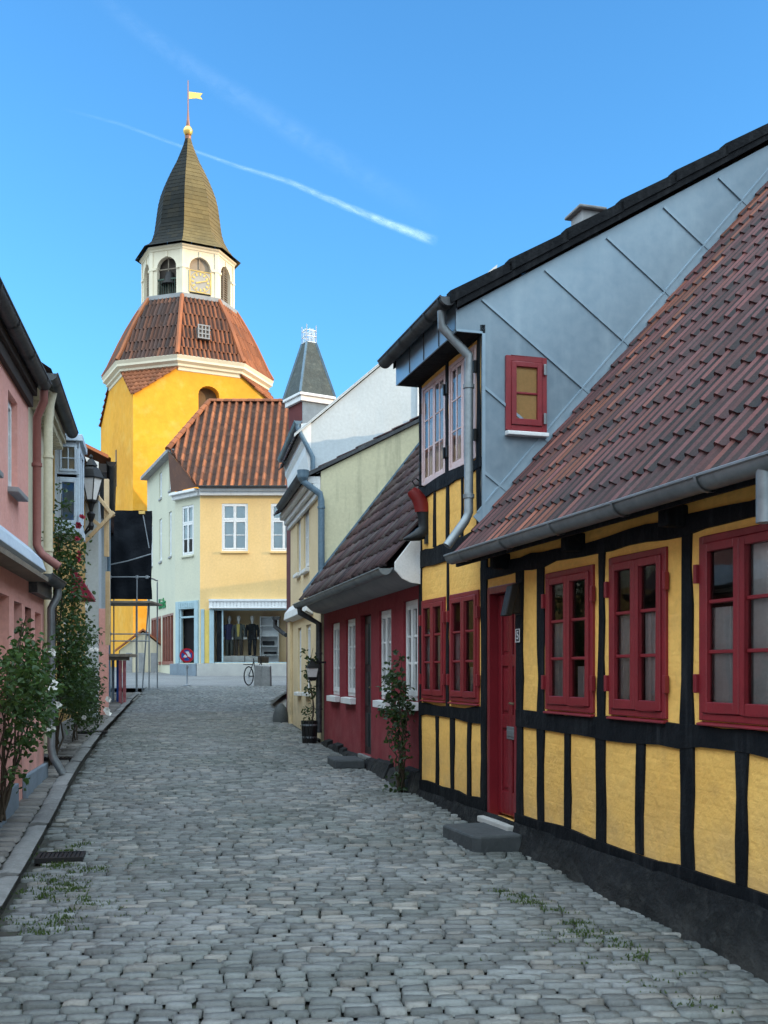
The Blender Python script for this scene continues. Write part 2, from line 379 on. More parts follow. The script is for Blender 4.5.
TILE=mat('weathered_red_tiles',(.118,.040,.038),(.066,.030,.033),sc1=1.3,rough=.66,bump=.35,bs=90,rnd=.42,col3=(.22,.07,.038),stain=(.03,.03,.03),stain_amt=.6,ramp3=(.72,1.05),trough_shade=(.012,.009,.011))
TILED=mat('dark_brown_tiles',(.07,.036,.035),(.04,.023,.026),sc1=1.5,rough=.75,bump=.5,bs=40,rnd=.4,col3=(.075,.06,.055),stain=(.12,.12,.11),stain_amt=.35)
TILEO=mat('orange_clay_tiles',(.33,.115,.048),(.22,.075,.036),sc1=.5,rough=.8,bump=.3,bs=20,rnd=.28,col3=(.075,.05,.045),stain=(.2,.09,.05),stain_amt=.5,ramp3=(.9,1.4),trough_shade=(.05,.026,.02))
WHITE=mat('white_paint',(.78,.79,.79),(.7,.71,.72),sc1=4,rough=.5,bump=.12,bs=50,streak=(8,8,1.2),stain=(.5,.5,.48),stain_amt=.3)
WHITEW=mat('white_render',(.52,.575,.61),(.46,.515,.55),sc1=.8,rough=.9,bump=.3,bs=18,streak=(2.5,2.5,.35),stain=(.52,.53,.52),stain_amt=.35)
CREAM=mat('cream_render',(.74,.60,.38),(.66,.52,.32),sc1=1,rough=.9,bump=.35,bs=20,low_stain=(.5,1.3,(.4,.33,.22),.6))
CREAMG=mat('mossy_cream_render',(.66,.62,.42),(.58,.55,.38),sc1=.9,rough=.92,bump=.4,bs=20,streak=(3.5,3.5,.5),stain=(.24,.24,.17),stain_amt=.8)
REDW=mat('deep_red_limewash',(.25,.028,.038),(.20,.024,.033),sc1=1.6,rough=.88,bump=.45,bs=24,stain=(.32,.06,.065),stain_amt=.35,low_stain=(.4,1.0,(.3,.1,.1),.4))
GREYR=mat('grey_render',(.34,.35,.36),(.26,.27,.28),sc1=2,rough=.9,bump=.3,bs=25)
PINK=mat('pink_limewash',(.82,.41,.35),(.75,.36,.30),sc1=1.2,rough=.9,bump=.45,bs=22,stain=(.88,.57,.52),stain_amt=.35,streak=None,low_stain=(.4,1.1,(.34,.2,.17),.6))
PINKD=mat('brick_red_pipe_paint',(.30,.125,.105),(.25,.1,.085),rough=.5,bump=.1)
BLUEW=mat('pale_blue_paint',(.55,.64,.74),(.46,.55,.66),sc1=3,rough=.6,bump=.15,bs=30)
BLUEG=mat('grey_blue_plinth',(.2,.25,.3),(.15,.19,.23),sc1=3,rough=.85,bump=.4,bs=25)
CREAML=mat('pale_cream_render',(.66,.60,.45),(.56,.51,.38),sc1=1.5,rough=.9,bump=.35,bs=24,streak=(5,5,.6),stain=(.33,.31,.25),stain_amt=.6)
OCHL=mat('warm_ochre_render',(.55,.34,.12),(.45,.28,.1),sc1=1.5,rough=.9,bump=.35,bs=24)
TOWERY=mat('church_yellow_limewash',(.82,.395,.032),(.70,.325,.028),sc1=.35,rough=.9,bump=.3,bs=3,stain=(.78,.50,.12),stain_amt=.5,bdist=.05)
LANTW=mat('lantern_white_paint',(.82,.74,.58),(.74,.66,.5),sc1=.8,rough=.7,bump=.1)
SPIRE=mat('mossy_spire_shaded_sides',(.19,.138,.055),(.13,.098,.042),sc1=.8,rough=.85,bump=.4,bs=9,bdist=.05,rnd=.10,col3=(.008,.010,.009),ramp3=(.9,1.4))  # the near-black tint is shade painted on the left faces
GOLD=mat('gilding',(.85,.55,.14),(.75,.45,.1),rough=.3,bump=0,metal=.9)
SLATE=mat('slate_scales',(.07,.085,.08),(.045,.055,.055),sc1=2,rough=.7,bump=.6,bs=16,bdist=.03,stain=(.16,.17,.15),stain_amt=.5)
OXB=mat('oxblood_wall',(.13,.03,.03),(.1,.024,.025),rough=.85,bump=.2)
SHOPG=mat('pale_green_render',(.60,.59,.46),(.54,.54,.43),sc1=.7,rough=.9,bump=.2,bs=12)
SHOPY=mat('shop_yellow_render',(.80,.55,.25),(.73,.49,.21),sc1=.6,rough=.9,bump=.2,bs=12,streak=(1.2,1.2,.25),stain=(.6,.42,.22),stain_amt=.4)
TEAL=mat('pale_teal_joinery',(.36,.49,.54),(.3,.42,.47),sc1=3,rough=.5,bump=.1)
STONE=mat('worn_granite',(.22,.225,.225),(.16,.165,.165),sc1=6,rough=.85,bump=.5,bs=50,rnd=.2,stain=(.4,.4,.38),stain_amt=.4)
DARKST=mat('dark_slate_step',(.075,.085,.09),(.05,.058,.063),sc1=4,rough=.7,bump=.5,bs=30)
COB=mat('granite_setts',(.185,.195,.197),(.122,.138,.131),sc1=.7,rough=.62,bump=.8,bs=48,rnd=.32,col3=(.27,.255,.23),stain=(.115,.12,.12),stain_amt=.65,spec=.4,bdist=.012,ramp3=(.7,1.1))
IRON=mat('black_iron',(.010,.010,.012),(.018,.017,.017),rough=.5,bump=.1,bs=60)
WOOD=mat('raw_timber',(.64,.49,.31),(.55,.40,.24),sc1=3,rough=.75,bump=.3,bs=30,streak=(20,20,2),stain=(.36,.22,.1),stain_amt=.5)
OLDW=mat('grey_timber',(.26,.22,.17),(.18,.15,.12),sc1=4,rough=.8,bump=.4,bs=30)
TARP=mat('black_tarpaulin',(.005,.007,.011),(.009,.012,.017),sc1=1,rough=.75,bump=.5,bs=3,bdist=.1,spec=.12)
STEEL=mat('galvanised_tube',(.26,.29,.32),(.18,.21,.24),rough=.45,bump=0,metal=.4)
LEAF=leaf_mat('rose_leaf',(.010,.03,.010),(.065,.14,.035))
LEAFD=leaf_mat('dark_leaf',(.010,.022,.012),(.03,.06,.026))
STEM=mat('briar_stem',(.06,.045,.03),(.04,.03,.02),rough=.8,bump=.2)
PETW=mat('white_petals',(.8,.78,.75),rough=.7,bump=0,rnd=.1)
PETR=mat('crimson_petals',(.30,.015,.04),rough=.7,bump=0,rnd=.3)
LAMPG=mat('frosted_lamp_glass',(.85,.82,.80),(.75,.73,.72),rough=.25,bump=.05,spec=.6)
SIGNR=mat('sign_red',(.55,.015,.03),rough=.4,bump=0); SIGNB=mat('sign_blue',(.02,.10,.42),rough=.4,bump=0); SIGNW=mat('sign_white',(.78,.8,.82),rough=.5,bump=0)
SIGNG=mat('sign_green',(.02,.22,.06),rough=.5,bump=0)
BOOTR=mat('boot_red_leather',(.19,.014,.014),(.15,.012,.012),rough=.45,bump=.1); BOOTK=mat('boot_black_leather',(.012,.016,.02),rough=.4,bump=.1)
BRASS=mat('tarnished_brass',(.3,.22,.1),rough=.35,bump=0,metal=.9)
TANB=mat('tan_blind',(.80,.50,.22),(.7,.43,.18),rough=.8,bump=.1)
MANQ=mat('mannequin_white',(.75,.74,.72),rough=.5,bump=0)
PALEP=mat('pale_rose_paint',(.72,.56,.55),(.64,.48,.48),sc1=5,rough=.45,bump=.1)  # pale rose tone of the upper dormer frames
GLASS_UP=glass_mat('dormer_glass',1.5,(.97,.98,.98),.25)
DARKPANE=mat('dark_pane',(.03,.035,.04),rough=.1,bump=0,spec=.6)
YELP=mat('yellow_panel_paint',(.75,.55,.14),rough=.6,bump=0)
PALEB=mat('pale_blue_sky_reflection',(.80,.92,.97),(.72,.86,.93),sc1=1.5,rough=.9,bump=0)  # pale blue behind the shop panes, in place of reflected sky
LEAFC=leaf_mat('climber_leaf',(.009,.024,.010),(.045,.10,.03))
SUN_EL=8.5; SUN_AZ=102.0; SKY_STR=.335; SUN_STR=4.3; SKY_TINT=(.43,.97,1.5); SKY_FILL=3.65; SKY_FILL_COL=(.82,1.0,1.12)
# ------------------------------------------------------------------ ground, street, pavement
def brick_ground(name,c1,c2,cm,s):
    m,nt,b=nodes(name); L=nt.links; tc=N(nt,'ShaderNodeTexCoord').outputs['Object']
    w=N(nt,'ShaderNodeTexNoise',i_Scale=1.2,i_Detail=2); L.new(tc,w.inputs['Vector'])
    ad=N(nt,'ShaderNodeVectorMath',operation='MULTIPLY_ADD'); L.new(w.outputs['Color'],ad.inputs[0]); ad.inputs[1].default_value=(.12,.12,0); L.new(tc,ad.inputs[2])
    br=N(nt,'ShaderNodeTexBrick',i_Scale=s); br.inputs['Color1'].default_value=c4(c1); br.inputs['Color2'].default_value=c4(c2); br.inputs['Mortar'].default_value=c4(cm)
    br.inputs['Mortar Size'].default_value=.03; br.inputs['Brick Width'].default_value=.9; br.inputs['Row Height'].default_value=.5
    L.new(ad.outputs[0],br.inputs['Vector'])
    c=mixc(nt,mul(nt,ramp(nt,noise(nt,tc,.6,6),.4,.7),.5),br.outputs['Color'],cm); L.new(c,b.inputs['Base Color']); b.inputs['Roughness'].default_value=.85
    bp=N(nt,'ShaderNodeBump',i_Strength=.5,i_Distance=.02); L.new(br.outputs['Fac'],bp.inputs['Height']); bp.invert=True; L.new(bp.outputs[0],b.inputs['Normal'])
    return m
EARTH=mat('dry_earth',(.20,.19,.17),(.15,.145,.13),sc1=.3,rough=.95,bump=.3,bs=20)
SQUARE=brick_ground('square_paving',(.20,.205,.21),(.16,.165,.17),(.09,.095,.10),5)
JOINT=mat('sandy_joints',(.045,.043,.038),(.07,.068,.06),sc1=5,rough=.95,bump=.5,bs=80,stain=(.035,.07,.018),stain_amt=.75,lo=.3,hi=.7)
def sheet(name,m,xl,xr,ys,dz,kind='structure',xs=1):
    mb=MB()
    for a,b in zip(ys,ys[1:]):
        for k in range(xs):
            t0,t1=k/xs,(k+1)/xs
            P=[(xl(a)+(xr(a)-xl(a))*t0,a),(xl(a)+(xr(a)-xl(a))*t1,a),(xl(b)+(xr(b)-xl(b))*t1,b),(xl(b)+(xr(b)-xl(b))*t0,b)]
            mb.face([(x,y,gz(y)+dz) for x,y in P])
    o=mb.build(name,m); tag(o,kind=kind); return o
YS=[-60,-20,0,2,5.5,8.6,11.2,14,17.2,19.5,21.5,26,31,36,41,46,54,62,80,110]
sheet('ground',EARTH,lambda y:-3500,lambda y:3500,YS+[400,3800],-.16)
sheet('square',SQUARE,lambda y:-30,lambda y:12,[35.5,41,46,54,62],-.015)
rb=sheet('road_bed',JOINT,lambda y:kx(y)-.02,lambda y:rx(y)+.1,[1,2,4,5.5,7,8.6,10,11.2,12.5,14,15.5,17.2,19.5,21.5,24,27,31,36],0)
PARAM={6:(-1,-.95,-.4,.4,.95,1),5:(-1,-.90,0,.90,1),4:(-1,-.9,.9,1),3:(-1,0,1)}
def stone(mb,cx,cy,lx,ly,ang,z,tx,ty,nu,nv,h=.03,r=None):
    """one sett: rounded cushion top with skirt"""
    vs=[];ca,sa=math.cos(ang),math.sin(ang); e=min(.009,lx*.06)
    jit=[(R(-e,e),R(-e,e)) for _ in range(4)]
    for j in range(nv):
        for i in range(nu):
            u=PARAM[nu][i];v=PARAM[nv][j]
            q=max(abs(u)**3,abs(v)**3); rr=1-.07*(abs(u)*abs(v))**2
            a,b_=(u+1)/2,(v+1)/2
            jx=(jit[0][0]*(1-a)+jit[1][0]*a)*(1-b_)+(jit[2][0]*(1-a)+jit[3][0]*a)*b_; jy=(jit[0][1]*(1-a)+jit[1][1]*a)*(1-b_)+(jit[2][1]*(1-a)+jit[3][1]*a)*b_
            x=u*lx/2*rr+jx; y=v*ly/2*rr+jy
            edge=(i in(0,nu-1)) or (j in(0,nv-1))
            zz=z+x*tx+y*ty-(h if edge else .006*.3*(abs(u)**3+abs(v)**3)) + (0 if edge else R(-.0025,.0025))
            vs.append((cx+x*ca-y*sa,cy+x*sa+y*ca,zz))
    fs=[(j*nu+i,j*nu+i+1,(j+1)*nu+i+1,(j+1)*nu+i) for j in range(nv-1) for i in range(nu-1)]
    mb.mesh(vs,fs,random.random() if r is None else r)
road=MB(); y=2.6; UNEV=[(R(.3,1.1),R(.3,1.1),R(0,6),R(.004,.008)) for _ in range(5)]
def wav(x,y): return sum(a*math.sin(px*x+py*y+p) for px,py,p,a in UNEV)
while y<36:
    pitch=R(.070,.087); yc=y+pitch/2; tilt=.10+.05*math.sin(y*.7)
    xa=lerp_tab(KERB,yc)+.02; xb=rx(yc)+.02
    x=xa-.45; far=yc>13; ph=R(0,6)
    while x<xb:
        l=R(.11,.20) if yc<36 else .3
        cx=x+l/2; xm=(xa+xb)/2
        cyy=yc+tilt*(cx-xm)*.9+.018*math.sin(cx*1.7+ph)+R(-.006,.006)
        k,r_=kx(cyy),rx(cyy)
        if cx-l*.45>k-.02 and cx+l*.3<r_+.04 and cyy>2.2:
            crown=.03*(1-((cx-(k+r_)/2)/((r_-k)/2))**2)
            zz=gz(cyy)+.022+crown+wav(cx,cyy)+R(-.004,.005)
            if far: stone(road,cx,cyy,l-.007,pitch-.007,tilt*.9+R(-.04,.04),zz,R(-.02,.02),R(-.03,.03),4 if yc<24 else 3,4 if yc<24 else 3,h=.018)
            else: stone(road,cx,cyy,l-R(.004,.013),pitch-R(.003,.010),tilt*.9+R(-.04,.04),zz,R(-.03,.03),R(-.05,.05),6,5)
        x+=l
    y+=pitch
tag(road.build('road',COB,smooth=True,autosmooth=False),kind='structure')
# pavement on the left: slabs of uneven setts behind a worn granite kerb
def lwall(Y): return lerp_tab([(2,-2.07),(9.37,-3.43),(12.72,-4.05),(15.4,-4.84),(22,-6.2),(31,-8.0)],Y)-.25
sheet('pavement_bed',JOINT,lambda y:lwall(y)-.3,lambda y:kx(y)-.02,[1,2,4,5.5,7,8.6,10,11.2,12.5,14,15.5,17.2,19.5,21.5,24,27,31],.055)
pv=MB(); y=2.6
while y<31:
    pitch=R(.17,.24); x=kx(y)-.19
    while x>lwall(y)-.15:
        l=R(.2,.34); cx=x-l/2; yy=y+pitch/2-.2*(cx-kx(y))*-.4
        stone(pv,cx,yy,l-.016,pitch-.016,R(-.05,.05)+.18,gz(yy)+.092+R(-.006,.006),R(-.03,.03),R(-.03,.03),5,5)
        x-=l
    y+=pitch
tag(pv.build('pavement',PAVE,smooth=True,autosmooth=False),kind='structure')
kb=MB(); y=2.2
while y<30.5:
    l=R(.7,1.25); a=(kx(y),y); b=(kx(y+l),y+l); ang=math.atan2(b[1]-a[1],b[0]-a[0]); m_=((a[0]+b[0])/2-.085+R(-.015,.015),y+l/2)
    n=7;vs=[];z0=gz(m_[1]); ca,sa=math.cos(ang),math.sin(ang); off=R(-.01,.01)
    for i in range(n+1):
        u=-l/2+.008+(l-.016)*i/n; sl=(gz(m_[1]+u*sa)); j1,j2=R(-.01,.01),R(-.012,.012)
        for (v,h) in ((.085,.11),(-.085+j1,-.04),(-.085+j1,.075+j2),(-.06+j1,.104+j2),(.0,.115+j2*.5),(.085,.108)):
            vs.append((m_[0]+u*ca+v*sa*1.0,m_[1]+u*sa-v*ca*1.0,sl+h+off))
    # cross-section runs from house side (+) to street side (-)
    fs=[(i*6+k,i*6+k+1,(i+1)*6+k+1,(i+1)*6+k) for i in range(n) for k in range(5)]+[(0,1,2,3,4,5),tuple(n*6+k for k in (5,4,3,2,1,0))]
    vs=[(2*m_[0]-vx if False else vx,vy,vz) for vx,vy,vz in vs]
    kb.mesh(vs,fs,random.random()); y+=l
tag(kb.build('kerb',STONE,smooth=True),kind='structure')
# ------------------------------------------------------------------ yellow half-timbered house (right, nearest)
yh=thing('timbered_house','yellow half-timbered house with black beams, dark red windows and a zinc-sided dormer','house',(.385,11.22),math.radians(-73.854),zb=.02)
KW=[(.10,.83,1.32,2.35),(.975,1.75,1.32,2.35)]; DO=(1.95,2.60,.33,2.345)
MW=[(3.185,3.97,1.31,2.36),(4.205,4.93,1.31,2.375),(5.295,6.10,1.32,2.385),(6.75,7.5,1.32,2.38),(7.85,8.6,1.32,2.38)]
UW=[(.1,.84,3.56,4.6),(.95,1.67,3.56,4.6)]
XE=10.2
w=MB(); wall_holes(w,0,1.8,.25,4.75,KW+UW); wall_holes(w,1.8,XE,.25,2.75,[DO]+MW)
w.face([(0,0,.25),(0,8.3,.25),(0,8.3,2.75),(0,4.15,7.6),(0,0,2.85)]); w.face([(XE,0,.25),(XE,8.3,.25),(XE,8.3,2.75),(XE,4.15,7.6),(XE,0,2.85)]); w.face([(0,8.3,.25),(XE,8.3,.25),(XE,8.3,2.75),(0,8.3,2.75)])
w.face([(0,0,2.75),(0,0,4.75),(0,3.2,6.65)])
w.build('wall',YEL,yh)
t=MB()
H=[((0,2.79),(1.83,2.79),.2),((0,3.50),(1.8,3.50),.13),((0,1.205),(1.83,1.205),.135),((2.6,1.215),(XE,1.215),.155),((1.8,2.485),(XE,2.485),.115),((0,4.69),(1.8,4.69),.1)]
for a,b,ww in H: timber(t,a,b,ww,y=-.018)
Vv=[(.035,.3,4.7,.075),(.9,1.2,2.7,.075),(1.87,.35,2.72,.15),(.88,3.5,4.66,.08),(1.738,2.85,4.66,.09),(.5,2.88,3.45,.085),(.9,2.88,3.45,.085),(1.31,2.88,3.45,.06),
    (2.665,.42,2.45,.135),(3.08,.42,2.45,.13),(4.08,1.2,2.45,.1),(5.15,.42,2.45,.13),(6.25,.42,2.45,.14),(7.68,.42,2.45,.13),(8.8,.42,2.45,.13),
    (.585,.42,1.15,.11),(1.03,.42,1.15,.11),(1.5,.42,1.15,.1),(3.55,.42,1.16,.12),(4.07,.42,1.16,.13),(4.6,.42,1.16,.12),(5.68,.42,1.16,.11),(6.75,.42,1.16,.12),(7.2,.42,1.16,.12),(8.2,.42,1.16,.12),(9.4,.42,2.45,.12)]
for x,z0,z1,ww in Vv: timber(t,(x,z0),(x,z1),ww,y=-.014)
timber(t,(0,.36),(1.93,.36),.2,y=-.02); timber(t,(2.585,.335),(XE,.335),.19,y=-.02)
t.build('timber_frame',BLACK,yh)
p=MB(); n=60
for i in range(n):
    xa,xb=XE*i/n,XE*(i+1)/n
    prof=lambda x:[(-.03-.015*math.sin(x*5),.36),(-.055-.02*math.sin(x*3.1+1),.25),(-.075-.03*math.sin(x*4.7),.1),(-.10-.03*math.sin(x*6.1+2),-.05),(-.12,-.35)]
    A,B=prof(xa),prof(xb)
    for k in range(4): p.face([(xa,A[k][0],A[k][1]),(xa,A[k+1][0],A[k+1][1]),(xb,B[k+1][0],B[k+1][1]),(xb,B[k][0],B[k][1])])
p.build('plinth',PLINTH,yh,smooth=True)
LC=[(0,.46,.0,.64),(.6,1,0,.3)],[(.0,.40,.0,.64),(.56,1,.0,.64)],[(0,.34,0,.62),(.5,1,.0,1)],[(.04,.44,.0,.64),(.52,.98,0,.3)],[(0,.3,0,1)]
for i,(a,b,c,d) in enumerate(MW):
    window(yh,a,b,c,d,REDP,y=-.022,sill=(REDP,.02,.03),hinge=REDP,curtain=LC[i],fw=.042,sw=.05)
for i,(a,b,c,d) in enumerate(KW): window(yh,a,b,c,d,REDP,y=-.02,sill=(REDP,.02,.03),hinge=REDP,curtain=LC[1-i],fw=.04,sw=.045)
for a,b,c,d in UW: window(yh,a,b,c,d,PALEP,y=-.016,cols=2,rows=3,fw=.035,sw=.032,bar=.016,flat=.022,hinge=IRON,curtain=[(0,1,0,1)],cm=mat('white_sky_reflection',(.86,.86,.86),rough=.9,bump=0),gm=GLASS_UP)  # white sheet behind these panes stands in for sky reflected in the glass
# door
a,b,c,d=DO; f=MB(); f.box(a,a+.05,-.01,.14,c,d); f.box(b-.05,b,-.01,.14,c,d); f.box(a+.05,b-.05,-.01,.14,d-.06,d)
f.build('door_frame',REDD,yh,bevel=.004)
dm=MB(); ya=.09; dm.box(a+.052,b-.052,ya,ya+.04,c+.02,d-.062)
for xx in (a+.055,(a+b)/2-.04,b-.135): dm.box(xx,xx+.08,ya-.018,ya+.002,c+.03,d-.07)
for zz,hh in ((c+.03,.2),(c+.78,.12),(c+1.32,.1),(d-.17,.1)): dm.box(a+.136,(a+b)/2-.041,ya-.016,ya+.001,zz,zz+hh); dm.box((a+b)/2+.041,b-.136,ya-.016,ya+.001,zz,zz+hh)
for (x0,x1) in ((a+.16,(a+b)/2-.065),((a+b)/2+.065,b-.16)):
    for z0,z1 in ((c+.26,c+.75),(c+.93,c+1.29),(c+1.45,d-.2)): dm.box(x0,x1,ya-.01,ya+.001,z0,z1)
door=dm.build('door',REDD,yh,bevel=.006)
MB().tube([(b-.1,ya-.03,1.33),(b-.1,ya-.075,1.33),(b-.2,ya-.075,1.335)],.011,8).lathe([(.022,-.0),(.022,.01)],(b-.1,ya-.03,1.33),12).build('handle',BRASS,door,smooth=True)
MB().box((a+b)/2-.06,(a+b)/2+.2,ya-.026,ya-.016,1.02,1.13).box((a+b)/2-.035,(a+b)/2+.175,ya-.033,ya-.025,1.045,1.1).build('letter_flap',ZINCP,door,bevel=.004)
MB().box(a-.02,b+.02,-.1,.14,.27,.325).build('threshold',mat('worn_threshold',(.5,.5,.48),(.4,.4,.38),rough=.8,bump=.3),yh,bevel=.01)
MB().lathe([(.0,0),(.022,0),(.018,.012),(0,.016)],(0,0,0),12).build('doorbell',ZINCP,yh,smooth=True).matrix_local=Matrix.Translation((2.69,-.015,1.56-.02))@Matrix.Rotation(PI/2,4,'X')
# main roof and dormer
SL=1.149; cs=1/math.hypot(1,SL); Vr=(0,cs,SL*cs)
r_=MB(); pantiles(r_,(1.8,-.24,2.883-.24*SL+.03),(1,0,0),Vr,XE+.2-1.8,6.72,tw=.15,course=.30,amp=.034,lift=.024,nu=9,trough_shade=.55,tcut=.3,tone=lambda u,v,r: min(1,r*.8+.35*max(0,math.sin(u*.9+v*.25+.4))**6))
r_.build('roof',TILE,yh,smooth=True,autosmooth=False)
rb_=MB(); rb_.face([(1.8,-.24,2.883-.24*SL-.06),(XE+.2,-.24,2.883-.24*SL-.06),(XE+.2,4.15,7.58),(1.8,4.15,7.58)]); rb_.face([(0,8.55,2.55),(XE+.2,8.55,2.55),(XE+.2,4.15,7.58),(0,4.15,7.58)])
rb_.box(1.82,XE+.2,-.26,-.235,2.54,2.62); rb_.build('roof_underlay',BLACK,yh)
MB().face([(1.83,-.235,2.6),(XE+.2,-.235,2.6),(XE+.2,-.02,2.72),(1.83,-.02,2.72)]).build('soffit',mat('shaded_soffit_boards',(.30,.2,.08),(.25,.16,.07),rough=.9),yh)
for x in (2.35,3.72,5.05,6.4,7.7,9.0): MB().box(x,x+.1,-.15,.05,2.47,2.6).box(x+.003,x+.097,-.22,-.1,2.575,2.63).build('rafter_end',BLACK,yh,bevel=.015)
ridge(MB(),(0,4.15,7.62),(XE+.2,4.15,7.62)).build('ridge_tiles',TILE,yh,smooth=True)
g=MB().gutter((1.87,-.31,2.63),(XE+.3,-.31,2.63),.075); g.build('gutter',ZINCP,yh,smooth=True)
downpipe('downpipe',[(6.32,-.31,2.6),(6.32,-.31,2.5),(6.32,-.31,2.32)],.05,ZINCP,yh)
# dormer cheek in zinc with diagonal standing seams
def zv(y): return 4.93+.595*y
def zr(y): return 2.883+SL*y
yx=(4.93-2.883)/(SL-.595)
ck=MB(); ck.prism([(1.80,0,2.78),(1.80,0,4.66),(1.80,-.25,4.66),(1.80,-.25,zv(-.25)+.06),(1.80,yx,zv(yx)+.06),(1.80,yx,zr(yx))],(-.03,0,0)); cko=ck.build('dormer_cheek',ZINC,yh)
SEAM=((-.0,3.42),(-.0,4.19),(0,4.965),(.62,5.30),(1.25,5.67),(1.85,6.03),(2.45,6.39),(3.05,6.75))
bm=bmesh.new(); bm.from_mesh(cko.data)
for y0,z0 in SEAM: bmesh.ops.bisect_plane(bm,geom=bm.verts[:]+bm.edges[:]+bm.faces[:],plane_co=(0,y0,z0-.02),plane_no=(0,.72,1))
la=bm.faces.layers.float.get('rnd')
for f in bm.faces:
    c=f.calc_center_median(); f[la]=.05+.11*sum(1 for y0,z0 in SEAM if (c.z-z0+.02)+.72*(c.y-y0)>0)
bm.to_mesh(cko.data); bm.free()
sm=MB()
for y0,z0 in ((-.0,3.42),(-.0,4.19),(0,4.965),(.62,5.30),(1.25,5.67),(1.85,6.03),(2.45,6.39),(3.05,6.75)):
    k=.72; yb=((z0+k*y0)-2.883)/(SL+k); zb_=zr(yb)
    ya_,za_=y0,z0
    sm.bar((1.806,ya_,za_),(1.806,yb,zb_),.024,.018,up=(1,0,0))
sm.bar((1.804,-.04,2.96),(1.804,yx,zr(yx)+.12),.010,.12,up=(0,-SL,1)); sm.bar((1.808,-.05,3.04),(1.808,yx,zr(yx)+.2),.018,.012,up=(0,-SL,1))
sm.bar((1.806,0.012,2.9),(1.806,.012,4.66),.03,.02,up=(1,0,0)); sm.bar((1.806,-.25,4.665),(1.806,.0,4.665),.02,.02)
sm.build('standing_seams',ZINC,yh)
cw=window(yh,0,.405,3.80,4.48,REDP,y=0,cas=1,rows=2,fw=.05,sw=.045,bar=.02,room=False,sill=(WHITE,.05,.05))
cw.location=(1.825,.225,0); cw.rotation_euler=(0,0,PI/2)
zb0=ZB[yh.name]
bl=MB().face([(.06,.022,3.86),(.345,.022,3.86),(.345,.022,4.42),(.06,.022,4.42)]).build('pane_backing',TANB,cw)
for z_ in (3.87,4.32): MB().box(.366,.392,-.022,-.008,z_,z_+.1).build('hinge',ZINCP,cw,bevel=.003)
# dormer eave: fascia, soffit, gutter, pipe, roof
MB().box(-.06,1.795,-.25,-.235,4.655,4.97).build('fascia',ZINC,yh)
fs=MB()
for x in (.42,.88,1.33): fs.box(x,x+.014,-.257,-.25,4.66,4.96)
fs.build('fascia_seams',DARKZ,yh)
MB().box(-.06,1.795,-.235,0,4.655,4.67).build('dormer_soffit',BLACK,yh)
MB().gutter((-.15,-.35,4.93),(1.88,-.35,4.93),.075,seg=.4).build('dormer_gutter',DARKZ,yh,smooth=True)
downpipe('dormer_downpipe',[(1.70,-.35,4.86),(1.70,-.35,4.72),(1.70,-.09,4.48),(1.70,-.09,4.3),(1.70,-.09,3.05),(1.70,-.12,2.98),(1.70,-.3,2.74)],.042,ZINCP,yh,clips=[(1.70,-.09,4.2),(1.70,-.09,3.2)])
dr=MB(); S2=.595; c2=1/math.hypot(1,S2)
pantiles(dr,(-.15,-.36,4.965-.16*.614+.03),(1,0,0),(0,c2,S2*c2),1.98,5.2,tw=.208,course=.31,amp=.03,lift=.035)
dr.build('dormer_roof',TILED,yh,smooth=True,autosmooth=False)
vb=MB(); vb.prism([(1.86,-.27,4.80+.04),(1.86,4.1,4.80+.04+.605*4.37),(1.86,4.1,5.0+.605*4.37),(1.86,-.27,5.0)],(.03,0,0)); vb.prism([(-.1,-.27,4.84),(-.1,4.1,4.84+.605*4.37),(-.1,4.1,5.0+.605*4.37),(-.1,-.27,5.0)],(.03,0,0))
for i in range(8):
    ya_=-.33+.56*i; za_=4.945+.605*(ya_+.27)
    za_+=.045
    vb.hull8([(1.8,ya_,za_-.08),(1.905,ya_,za_-.08),(1.905,ya_+.58,za_+.26),(1.8,ya_+.58,za_+.26),(1.8,ya_-.01,za_+.025),(1.905,ya_-.01,za_+.025),(1.905,ya_+.58,za_+.352),(1.8,ya_+.58,za_+.352)])
vb.build('verge_board',BLACK,yh)
ch=MB().box(.95,1.2,1.3,1.5,5.5,6.2); chm=ch.build('chimney',GREYR,yh,bevel=.01)
MB().box(.9,1.25,1.25,1.55,6.2,6.23).box(1.0,1.15,1.35,1.45,6.23,6.27).build('cap',STONE,chm,bevel=.01)
# things on the yellow house
def onY(x,y): # facade coordinates -> world
    ca,sa=math.cos(math.radians(-73.854)),math.sin(math.radians(-73.854)); return (.385+x*ca-y*sa,11.22+x*sa+y*ca)
RY=math.radians(-73.854)
px_,py_=onY(2.45,-.25)
st=MB(); st.prism([(-.37,-.2,0),(-.33,-.24,0),(.33,-.22,0),(.37,-.16,0),(.37,.2,0),(-.37,.2,0)],(0,0,.16))
o=st.build('door_step',DARKST,bevel=.02); o.location=(px_,py_,gz(py_)-.01); o.rotation_euler=(0,0,RY); tag(o,'dark stone doorstep in front of the red front door','doorstep')
px_,py_=onY(2.665,0)
wl=thing('wall_lamp','black slanted outdoor wall lamp beside the top of the red front door','wall lamp',(px_,py_,2.08),RY)
MB().hull8([(-.06,-.16,-.02),(.06,-.16,-.02),(.06,-.1,-.02),(-.06,-.1,-.02),(-.06,-.1,.23),(.06,-.1,.23),(.06,-.02,.26),(-.06,-.02,.26)]).hull8([(-.05,-.1,.0),(.05,-.1,.0),(.05,-.025,.0),(-.05,-.025,.0),(-.05,-.09,.22),(.05,-.09,.22),(.05,-.02,.22),(-.05,-.02,.22)]).build('lamp_shade',IRON,wl,bevel=.008)
MB().box(-.055,.055,-.026,-.015,-.01,.24).build('back_plate',IRON,wl)
